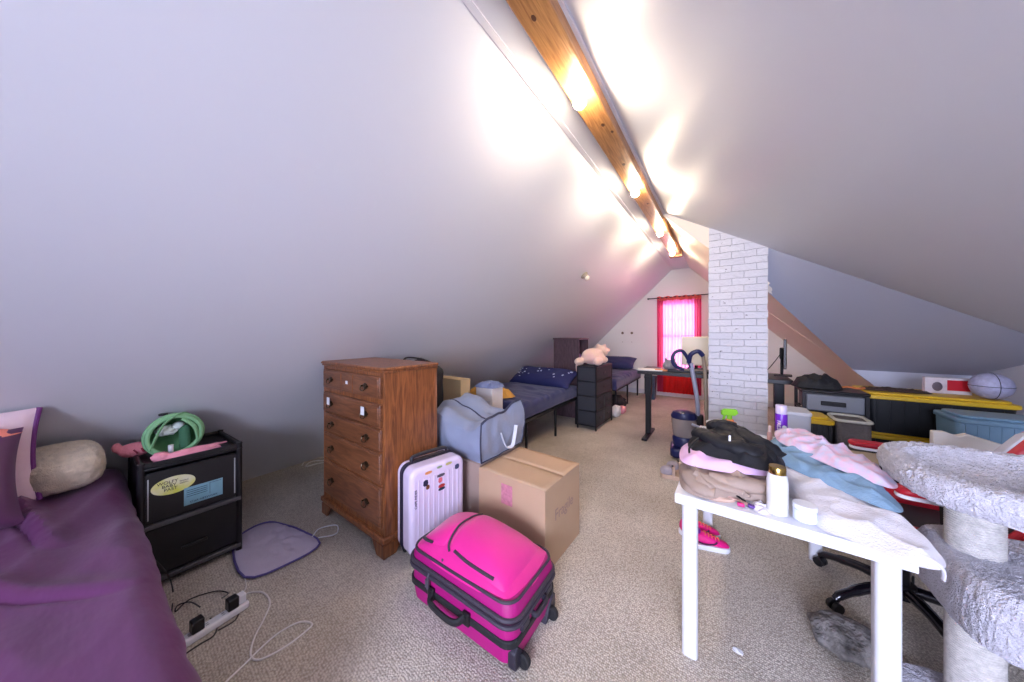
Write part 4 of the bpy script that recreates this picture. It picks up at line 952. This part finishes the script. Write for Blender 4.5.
# ------------------------------------------------------------------ beige padded stool behind chair
bn = thing('padded_bench', 'beige padded bench behind the red and white chair', 'bench', (.93, 3.06, 0), .15)
MB().prism(rr(.62, .36, .14), .54, .60).build('padded_top', mat('beige_pad', (176, 158, 136), .8, bump=(60, .3)), bn, bevel=.018, bseg=3)
for x in (-.22, .22):
    MB().tube([(x, -.1, .0), (x, -.06, .54)], .012, 8, smooth=False).build('leg', M_chrome, bn); MB().tube([(x, .1, 0), (x, .06, .54)], .012, 8, smooth=False).build('leg', M_chrome, bn)
o = MB().heap([(-.16, -.09), (.14, -.1), (.17, 0), (.14, .09), (-.15, .09)], 0, .2, .03, 9, 3, sd=6).build('clothes_heap', mat('lilac_grey_cloth', (150, 148, 172), .85), smooth=True, loc=(.98, 3.04, .0)); tag(o, 'lilac grey clothes heaped on the carpet under the beige bench', 'clothes')

# ------------------------------------------------------------------ gaming chair
gc = thing('gaming_chair', 'red, white and black gaming chair between table and cat tree', 'chair', (.77, 2.44, 0), 0)
for k in range(5):
    a = math.radians(213+72*k)
    e = Vector((math.cos(a), math.sin(a), 0))
    l = MB().tube([e*.03+Vector((0, 0, .13)), e*.16+Vector((0, 0, .125)), e*.30+Vector((0, 0, .085)), e*.335+Vector((0, 0, .06))], [.026, .024, .02, .017], 10).build('base_arm', mat('gloss_black', (24, 22, 30), .15, .4, coat=.6), gc, smooth=True)
    q = e*.335
    cst = MB()
    for s in (-1, 1):
        n_ = Vector((-e.y, e.x, 0))*s; cst.cyl(q+n_*.006+Vector((0, 0, .026)), q+n_*.026+Vector((0, 0, .026)), .026, seg=16)
    cst.build('caster', M_black, l, bevel=.003)
MB().cyl((0, 0, .1), (0, 0, .4), .028).cyl((0, 0, .09), (0, 0, .16), .05).build('gas_lift', M_dark, gc, smooth=True)
MB().prism(rr(.5, .5, .1), .42, .50).build('seat', mat('black_leather', (30, 26, 32), .45), gc, bevel=.03, bseg=3)
for s in (-1, 1):
    sb_ = MB().prism(rr(.48, .1, .045, 6, 0, s*.24), .44, .55).build('seat_bolster', M_red, gc, bevel=.03, bseg=3)
    up = .035 if s > 0 else 0
    am = MB().prism(rr(.30, .085, .04, 6, .03, s*.30), .725+up, .755+up).build('armrest', M_red, gc, bevel=.012, bseg=3)
    MB().prism(rr(.29, .075, .035, 6, .03, s*.30), .708+up, .725+up).build('armrest_trim', M_white, am, bevel=.005)
    MB().tube([(.03, s*.30, .71), (.03, s*.31, .55), (.02, s*.28, .43)], .02, 8).build('armrest_support', M_dark, gc, smooth=True)
Bk = Matrix.Translation((.24, 0, .48)) @ Matrix.Rotation(math.radians(33), 4, 'Y')
def bp_(mb): mb.v = [tuple(Bk @ Vector(p)) for p in mb.v]; return mb
bp_(MB().prism([(-.2, .0), (.2, 0), (.21, .3), (.18, .5), (.13, .66), (-.13, .66), (-.22, .5), (-.24, .3)], -.03, .05, 'x')).build('backrest', MATS['black_leather'], gc, bevel=.03, bseg=3)
for s in (-1, 1):
    bp_(MB().prism([(s*.17, .02), (s*.23, .02), (s*.28, .3), (s*.27, .52), (s*.2, .64), (s*.17, .45)], -.07, .05, 'x')).build('back_bolster', M_red, gc, bevel=.025, bseg=3)
    bp_(MB().prism([(s*.20, .36), (s*.255, .36), (s*.255, .5), (s*.20, .55)], -.078, -.06, 'x')).build('side_panel', mat('pale_grey_leather', (196, 198, 206), .4), gc, bevel=.006)

# ------------------------------------------------------------------ cat tree
M_fur = mat('lilac_grey_plush', (204, 202, 212), .95, sheen=.3, var=(45, .16), bump=(160, 1, .012))
M_sisal = mat('sisal_rope', (206, 202, 196), .85, var=(60, .2), bump=(220, .4, .004))
ctree = thing('cat_tree', 'light grey plush cat tree with sisal posts right of the white table', 'cat tree', (.765, 1.88, 0))
def sisal(x, y, z0, z1, r):
    mb = MB(); turns = int((z1-z0)/.0085); prof = []
    for k in range(turns):
        z = z0+(z1-z0)*k/turns; h = (z1-z0)/turns
        prof += [(r, z), (r+.0035, z+h*.5)]
    prof.append((r, z1)); mb.lathe(prof, (x, y, 0), 36); return mb
sisal(0, 0, .05, .47, .062).build('lower_post', M_sisal, ctree, smooth=True)
sisal(.0, .0, .64, .90, .062).build('upper_post', M_sisal, ctree, smooth=True)
sisal(.36, -.0, .05, .47, .062).build('lower_post', M_sisal, ctree, smooth=True)
def pad(cx, cy, z0, z1, ax, ay, ex, dish=0, na=200, nr=50, flare=0):
    """plush platform: rounded slab, optionally dished"""
    mb = MB()
    def ring(t, z):
        o = []
        for k in range(na):
            a = 2*PI*k/na; ca, sa = math.cos(a), math.sin(a)
            o.append((cx+ax*t*math.copysign(abs(ca)**ex, ca), cy+ay*t*math.copysign(abs(sa)**ex, sa), z))
        return o
    R = []; th = z1-z0
    for i in range(nr+1): t = .02+i/nr*.9; R.append(ring(t, z1-dish*max(0, 1-(t/.78)**4)))
    for i in range(1, 12): a = PI*i/12; R.append(ring(.92+.08*math.sin(a)+flare*i/12, (z0+z1)/2+th/2*math.cos(a)))
    for i in range(12): R.append(ring((.92+flare)*(1-i/12)+.02, z0))
    n = na; mb.v = [p for r in R for p in r]
    mb.f = [(i*n+k, i*n+(k+1) % n, (i+1)*n+(k+1) % n, (i+1)*n+k) for i in range(len(R)-1) for k in range(n)]
    mb.f += [tuple(range(n))[::-1], tuple((len(R)-1)*n+k for k in range(n))]; return mb
fuzz(pad(.06, -.10, .895, .985, .30, .30, .75, .055), .006, 105, 1).build('upper_perch', M_fur, ctree, smooth=True)
fuzz(pad(.19, -.06, .47, .655, .29, .255, .42, 0, flare=.1), .0045, 130, 2).build('lower_platform', M_fur, ctree, smooth=True)
fuzz(pad(.16, -.03, .0, .05, .34, .2, .5, 0, 120, 20), .005, 75, 3).build('base_board', M_fur, ctree, smooth=True)

# ------------------------------------------------------------------ white table and the things on it
tb = thing('table', 'white rectangular table with square legs covered in folded clothes', 'table', (.19, 2.13, 0), -.03)
MB().box(-.345, .345, -.6, .64, .685, .73).build('tabletop', mat('white_lacquer', (222, 224, 230), .3), tb, bevel=.004)
for x in (-.29, .29):
    for y in (-.545, .585): MB().prism(rr(.062, .062, .018, 4, x, y), 0, .686).build('leg', MATS['white_lacquer'], tb, smooth=True)
ZT = .731
def pile(name, ol, z0, h, amp, fs, m, label, cat, sd=0, p=3, lift=None, under=0, ridge=1, folds=None):
    cx = sum(a for a, b in ol)/len(ol); cy = sum(b for a, b in ol)/len(ol)
    o = MB().heap([(a-cx, b-cy) for a, b in ol], 0, h, amp, fs, p, sd, lift=(lambda x, y: lift(x+cx, y+cy)) if lift else None, under=under, ridge=ridge, folds=folds, rings=44, seg=200).build(name, m, smooth=True, loc=(cx, cy, z0)); return tag(o, label, cat)
pile('trousers', [(-.155, 1.62), (-.06, 1.555), (.05, 1.63), (.17, 1.66), (.22, 1.76), (.20, 1.88), (.0, 1.95), (-.17, 1.93)], ZT, .08, .012, 7, mat('khaki_fabric', (168, 148, 134), .8, bump=(30, .2)), 'crumpled khaki trousers at the bottom of the pile under the black jacket', 'trousers', 3, 5, folds=[(.9, 26, .02), (2.4, 17, .012)])
pile('pink_shirt', [(-.165, 1.72), (-.05, 1.68), (.10, 1.72), (.19, 1.78), (.19, 1.92), (.0, 2.0), (-.165, 1.99)], ZT+.082, .045, .008, 8, mat('lilac_pink_fabric', (232, 192, 228), .8, bump=(30, .2)), 'pale lilac pink shirt folded between black jacket and khaki trousers', 'shirt', 6, 6, folds=[(1.5, 30, .006)])
tro = bpy.data.objects['trousers']
def roll(parent, pts, rr_, m, name, flat=.6, seg=18):
    px, py, pz = parent.location
    mb = MB(); mb.tube([(x-px, y-py, z-pz) for x, y, z in pts], rr_, seg, flat=flat)
    mb.v = [(x+.004*noise.noise(Vector((x*22, y*22, z*22))), y+.004*noise.noise(Vector((x*22, y*22, z*22+5))), z+.010*noise.noise(Vector((x*16, y*16, 2)))) for x, y, z in mb.v]
    return mb.build(name, m, parent, smooth=True)
kh = MATS['khaki_fabric']
roll(tro, [(-.13, 1.86, .765), (-.12, 1.72, .765), (-.07, 1.60, .76), (-.02, 1.585, .758)], [.03, .05, .055, .05, .035], kh, 'trouser_leg', .55)
roll(tro, [(-.04, 1.66, .785), (.05, 1.655, .79), (.14, 1.69, .785), (.195, 1.76, .78), (.19, 1.86, .78)], [.035, .042, .044, .042, .036], kh, 'trouser_leg', .7)
roll(tro, [(-.10, 1.64, .80), (-.02, 1.62, .785), (.06, 1.63, .77), (.10, 1.62, .76)], [.02, .028, .03, .024, .012], kh, 'waistband', .5)
jk = pile('jacket', [(-.13, 1.80), (.0, 1.74), (.14, 1.70), (.22, 1.75), (.24, 1.9), (.20, 2.1), (.07, 2.22), (-.06, 2.16), (-.14, 2.0)], ZT+.12, .085, .016, 6, mat('black_puffer', (26, 27, 32), .6, bump=(14, .35, .02), spec=.3), 'black puffer jacket heaped on top of the clothes pile', 'jacket', 12, 3.2, ridge=1.0, folds=[(.1, 38, .016), (1.5, 22, .012)])
MB().tube([(-.155, -.1, .06), (-.19, -.14, .02), (-.19, -.17, -.01), (-.175, -.19, -.045)], .005).build('drawcord', M_cordb, jk, smooth=True)
MB().box(-.03, -.022, -.155, -.148, .085, .11).build('zip_pull', M_white, jk)
def puffs(a, n, k): return [a*(1+.16*abs(math.sin(PI*k*i/n))) for i in range(n)]
jp = MATS['black_puffer']
roll(jk, [(-.10, 1.95, .90), (-.03, 1.84, .905), (.08, 1.79, .90), (.19, 1.80, .88)], puffs(.042, 60, 6), jp, 'sleeve', .75)
roll(jk, [(.0, 2.02, .925), (.09, 1.93, .925), (.17, 1.86, .91), (.22, 1.84, .87)], puffs(.042, 60, 6), jp, 'sleeve', .75)
MB().ball((-.05, .1, .075), .08, .06, .045, amp=.2).build('hood', MATS['black_puffer'], jk, smooth=True)
pile('white_towel', [(.30, 1.56), (.36, 1.53), (.47, 1.475), (.555, 1.50), (.585, 1.62), (.56, 1.85), (.50, 2.05), (.40, 2.35), (.30, 2.56), (.23, 2.5), (.235, 2.2), (.25, 1.8)], ZT, .045, .012, 6, mat('white_terry', (222, 220, 228), .95, sheen=.4, bump=(120, .6, .006)), 'long white towel spread along the right side of the table', 'towel', 5, 6, under=0, folds=[(1.1, 22, .010)])
pile('jeans', [(.26, 2.05), (.40, 1.86), (.52, 1.74), (.57, 1.80), (.56, 2.0), (.46, 2.25), (.34, 2.5), (.25, 2.45), (.22, 2.25)], ZT+.05, .04, .014, 9, mat('light_denim', (126, 158, 184), .85, bump=(90, .3)), 'light blue denim folded beneath the pink floral blanket', 'jeans', 2, 5, folds=[(.6, 40, .010)])
pile('floral_blanket', [(.27, 2.32), (.33, 2.18), (.43, 2.0), (.55, 1.86), (.60, 1.95), (.57, 2.15), (.48, 2.40), (.40, 2.56), (.29, 2.55)], ZT+.095, .045, .016, 9, mat('pink_floral_fabric', (236, 188, 210), .85, var=(26, .1, (204, 208, 232)), bump=(30, .2)), 'pink and white floral blanket on top of the blue denim', 'blanket', 8, 4, folds=[(2.3, 34, .014), (.7, 28, .012)])
tk = tag(MB().tube([(-.03, .01, .012), (0, 0, .0), (.012, .0, -.02), (.012, .0, -.045)], .012, 8, flat=.4).build('cloth_tail', MATS['white_terry'], smooth=True, loc=(.545, 1.505, .745)), 'white sleeve end hanging over the table corner by the cat tree', 'cloth')
# bottle
bt = thing('cosmetic_bottle', 'white bottle with a gold cap standing at the table edge', 'bottle', (.185, 1.60, ZT))
MB().lathe([(.031, 0), (.034, .004), (.034, .125), (.031, .15), (.027, .16)]).build('bottle_body', mat('gloss_white', (226, 226, 226), .2), bt, smooth=True)
MB().lathe([(.028, .158), (.028, .184), (.026, .187)]).build('cap', mat('gold', (186, 156, 88), .22, 1), bt, smooth=True)
jr = thing('cosmetic_jar', 'low clear jar of cream beside the white gold-capped bottle', 'jar', (.265, 1.60, ZT))
MB().lathe([(.033, 0), (.036, .003), (.036, .04), (.03, .045)]).build('glass_bowl', mat('milky_glass', (226, 232, 242), .1, coat=.5), jr, smooth=True)
MB().lathe([(.036, .045), (.036, .06), (.034, .062)]).build('lid', M_white, jr, smooth=True)
kc = thing('keyring', 'small keyring with pink and black charms near the table edge', 'keyring', (.085, 1.595, ZT))
MB().tube([(.02*math.cos(a), .02*math.sin(a), .004) for a in [i*PI/6 for i in range(12)]], .002, 6, closed=True).build('ring', M_chrome, kc)
MB().box(-.03, -.005, -.03, -.012, .001, .014).build('charm', mat('hot_pink_charm', (214, 50, 130), .4), kc, bevel=.004, label='pink charm')
MB().tube([(0, .02, .006), (-.03, .045, .012), (-.05, .07, .01)], .006, 6, flat=.5).build('strap', M_blackm, kc, smooth=True)
MB().box(.005, .03, -.02, .002, .001, .012).build('key', mat('violet_charm', (96, 60, 140), .4), kc, bevel=.004)
pile('paper_receipts', [(-.09, 1.60), (-.02, 1.555), (.05, 1.60), (.02, 1.66), (-.05, 1.68)], ZT, .006, .004, 20, mat('peach_paper', (236, 206, 188), .7, var=(20, .1)), 'peach coloured slips of paper at the edge of the khaki trousers', 'paper', 3)
o = MB().tube([(-.02, .02, .005), (.02, 0, .006), (.06, -.01, .005), (.1, -.035, .006)], .009, 6, flat=.4).build('ribbon', mat('peach_ribbon', (226, 184, 170), .7), smooth=True, loc=(0, 1.625, ZT)); tag(o, 'thin peach ribbon lying toward the keyring', 'ribbon')
pile('lace_cloth', [(.11, 1.57), (.15, 1.545), (.17, 1.6), (.15, 1.66), (.11, 1.64)], ZT, .012, .008, 24, mat('lace_white', (232, 228, 236), .8), 'small white lace piece left of the gold-capped bottle', 'cloth', 4)
# spray bottle
sb = thing('spray_bottle', 'orange spray bottle with a bright green trigger before the chimney', 'spray bottle', (.05, 2.67, ZT), .3)
MB().prism(rr(.085, .05, .02), 0, .085).prism(rr(.05, .04, .018), .085, .105).build('bottle_body', mat('orange_liquid', (236, 140, 84), .25, coat=.5), sb, bevel=.01, bseg=3)
MB().cyl((0, 0, .1), (0, 0, .13), .016).prism([(-.05, .13), (.03, .13), (.05, .15), (.04, .175), (-.03, .175), (-.05, .16)], -.014, .014, 'y').prism([(-.035, .135), (-.02, .135), (-.035, .09), (-.05, .085)], -.006, .006, 'y').build('trigger', mat('lime_plastic', (140, 214, 50), .35), sb, bevel=.003)
pc = thing('spray_can', 'tall purple aerosol can with a pale cap at the far table edge', 'can', (.33, 2.68, ZT))
MB().lathe([(.030, 0), (.032, .004), (.032, .175), (.030, .182)]).build('can_body', mat('purple_can', (112, 40, 178), .3), pc, smooth=True)
MB().lathe([(.029, .182), (.031, .186), (.030, .235), (.027, .24)]).build('cap', mat('pale_lilac_cap', (214, 202, 226), .3), pc, smooth=True)
text('lettering', 'FRESH', M_white, pc, (-.016, -.0295, .1), (PI/2, PI/2, -.5), .03, .0008)
MB().lathe([(.012, 0), (.012, .002)], T=RT((.012, -.031, .1), PI/2)).build('label_dot', M_white, pc)
mb_ = thing('nail_bottle', 'slim peach bottle standing left of the purple can', 'bottle', (.265, 2.62, ZT))
MB().lathe([(.012, 0), (.014, .003), (.014, .055), (.009, .065)]).build('bottle_body', mat('peach_glass', (218, 170, 160), .3), mb_, smooth=True)
MB().lathe([(.009, .065), (.007, .105), (.005, .107)]).build('cap', mat('peach_cap', (236, 206, 196), .4), mb_, smooth=True)
o = MB().lathe([(.03, 0), (.032, .012), (.03, .015)]).build('jar_lid', mat('navy_lid', (50, 60, 110), .4), smooth=True, loc=(.19, 2.66, ZT)); tag(o, 'flat navy lid lying on the table by the peach bottle', 'lid')
tr_ = thing('paper_roll', 'white paper roll beside the orange spray bottle', 'paper roll', (-.045, 2.62, ZT))
MB().lathe([(.02, 0), (.045, 0), (.045, .08), (.02, .08)]).build('roll', mat('tissue', (236, 234, 234), .9), tr_, smooth=True)
MB().lathe([(.018, 0), (.02, 0), (.02, .082), (.018, .082)]).build('core', M_card, tr_, smooth=True)

# ------------------------------------------------------------------ sneakers under the table, sandals beside it
M_pinkS = mat('hot_pink_leather', (232, 24, 132), .45)
def sneaker(loc, rz, label, scale=1.0):
    t = thing('sneaker', label, 'sneaker', loc, rz, 'pink sneakers under the table'); t.scale = (scale,)*3
    so = rr(.27, .09, .044, 8)
    so = [(x, y*(1-.18*(x < -.02)*abs(x)/.13)) for x, y in so]
    n = len(so)
    loft([[(x*.98, y*.96, 0) for x, y in so], [(x, y, .008) for x, y in so], [(x, y, .024) for x, y in so], [(x*.97, y*.94, .03) for x, y in so]]).build('sole', M_white, t, smooth=True)
    def sec(x, hw, h0, top):  # cross-section
        return [(x, hw*math.cos(a), h0+(top-h0)*math.sin(a)**.7 if math.sin(a) > 0 else h0) for a in [PI*k/12 for k in range(13)]]
    S_ = [(-.125, .028, .03, .06), (-.118, .034, .028, .105), (-.09, .036, .028, .112), (-.05, .037, .028, .1), (-.02, .039, .028, .1), (.02, .041, .028, .085), (.06, .043, .028, .066), (.10, .040, .028, .056), (.122, .028, .028, .045), (.131, .012, .028, .033)]
    loft([sec(*q) for q in S_]).build('upper', M_pinkS, t, smooth=True, sub=1)
    MB().prism(rr(.075, .045, .02, 5, -.075, 0), .09, .116).build('collar_lining', mat('violet_lining', (116, 40, 150), .7), t, bevel=.006)
    lc = MB()
    for k in range(5): x = -.015+k*.02; z = .1-.0+(-.008*k); lc.tube([(x, -.022, z-.01), (x+.005, 0, z+.004), (x, .022, z-.01)], .0032, 6)
    lc.build('laces', mat('orange_laces', (236, 120, 90), .7), t, smooth=True)
    for s in (-1, 1):
        MB().tube([(-.09, s*.037, .06), (-.03, s*.041, .042), (.03, s*.042, .05), (.05, s*.038, .065)], .006, 6, flat=.8).build('side_stripe', mat('dark_plum', (70, 16, 66), .5), t, smooth=True)
    return t
sneaker((-.08, 2.44, 0), math.radians(18), 'hot pink sneaker nearer the viewer under the table edge')
sneaker((-.13, 2.55, 0), math.radians(24), 'hot pink sneaker half hidden behind its mate')
def sandal(loc, rz, label):
    t = thing('sandal', label, 'sandal', loc, rz, 'beige strapped sandals'); t.scale = (1.15, 1.15, 1.3)
    so = rr(.26, .095, .045, 8); loft([[(x, y, 0) for x, y in so], [(x, y, .03) for x, y in so]]).build('sole', mat('tan_sole', (196, 168, 146), .7), t, smooth=True)
    MB().ball((-.08, 0, .045), .055, .045, .04).build('fur_toe', mat('grey_fur', (170, 160, 166), .95, bump=(120, .8)), t, smooth=True)
    for x in (-.03, .03, .09):
        st = MB().tube([(x, -.046, .02), (x, -.04, .07), (x, 0, .085), (x, .04, .07), (x, .046, .02)], .014, 8, flat=.25); so_ = st.build('strap', mat('beige_strap', (206, 178, 158), .6), t, smooth=True)
        MB().box(x-.012, x+.012, -.012, .012, .086, .092).build('buckle', M_dark, so_)
    return t
sandal((-.36, 3.42, 0), math.radians(10), 'beige three-strap sandal on the carpet left of the white table')
sandal((-.33, 3.60, 0), math.radians(22), 'beige three-strap sandal partly behind its mate')
o = MB().heap([(-.015, -.01), (.02, -.012), (.018, .012), (-.012, .012)], 0, .006, .003, 40).build('paper_scrap', M_white, smooth=True, loc=(.06, 1.72, .001)); tag(o, 'tiny white scrap of paper on the carpet under the table', 'scrap')
cord('floor_cable', [(.45, 1.42, 0), (.55, 1.5, 0), (.6, 1.62, 0), (.72, 1.52, 0)], .004, M_cordb, 'black cable on the carpet between table leg and cat tree')
o = MB().ball((0, 0, .07), .13, .11, .07, amp=.35, fs=9).ball((.08, .05, .05), .08, .07, .05, amp=.3).build('fur_throw', mat('mottled_fur', (130, 126, 122), .95, var=(24, .6), bump=(60, .9, .02)), loc=(.47, 1.99, 0), remesh=.008); tag(o, 'mottled grey fur throw crumpled behind the right table leg', 'throw')
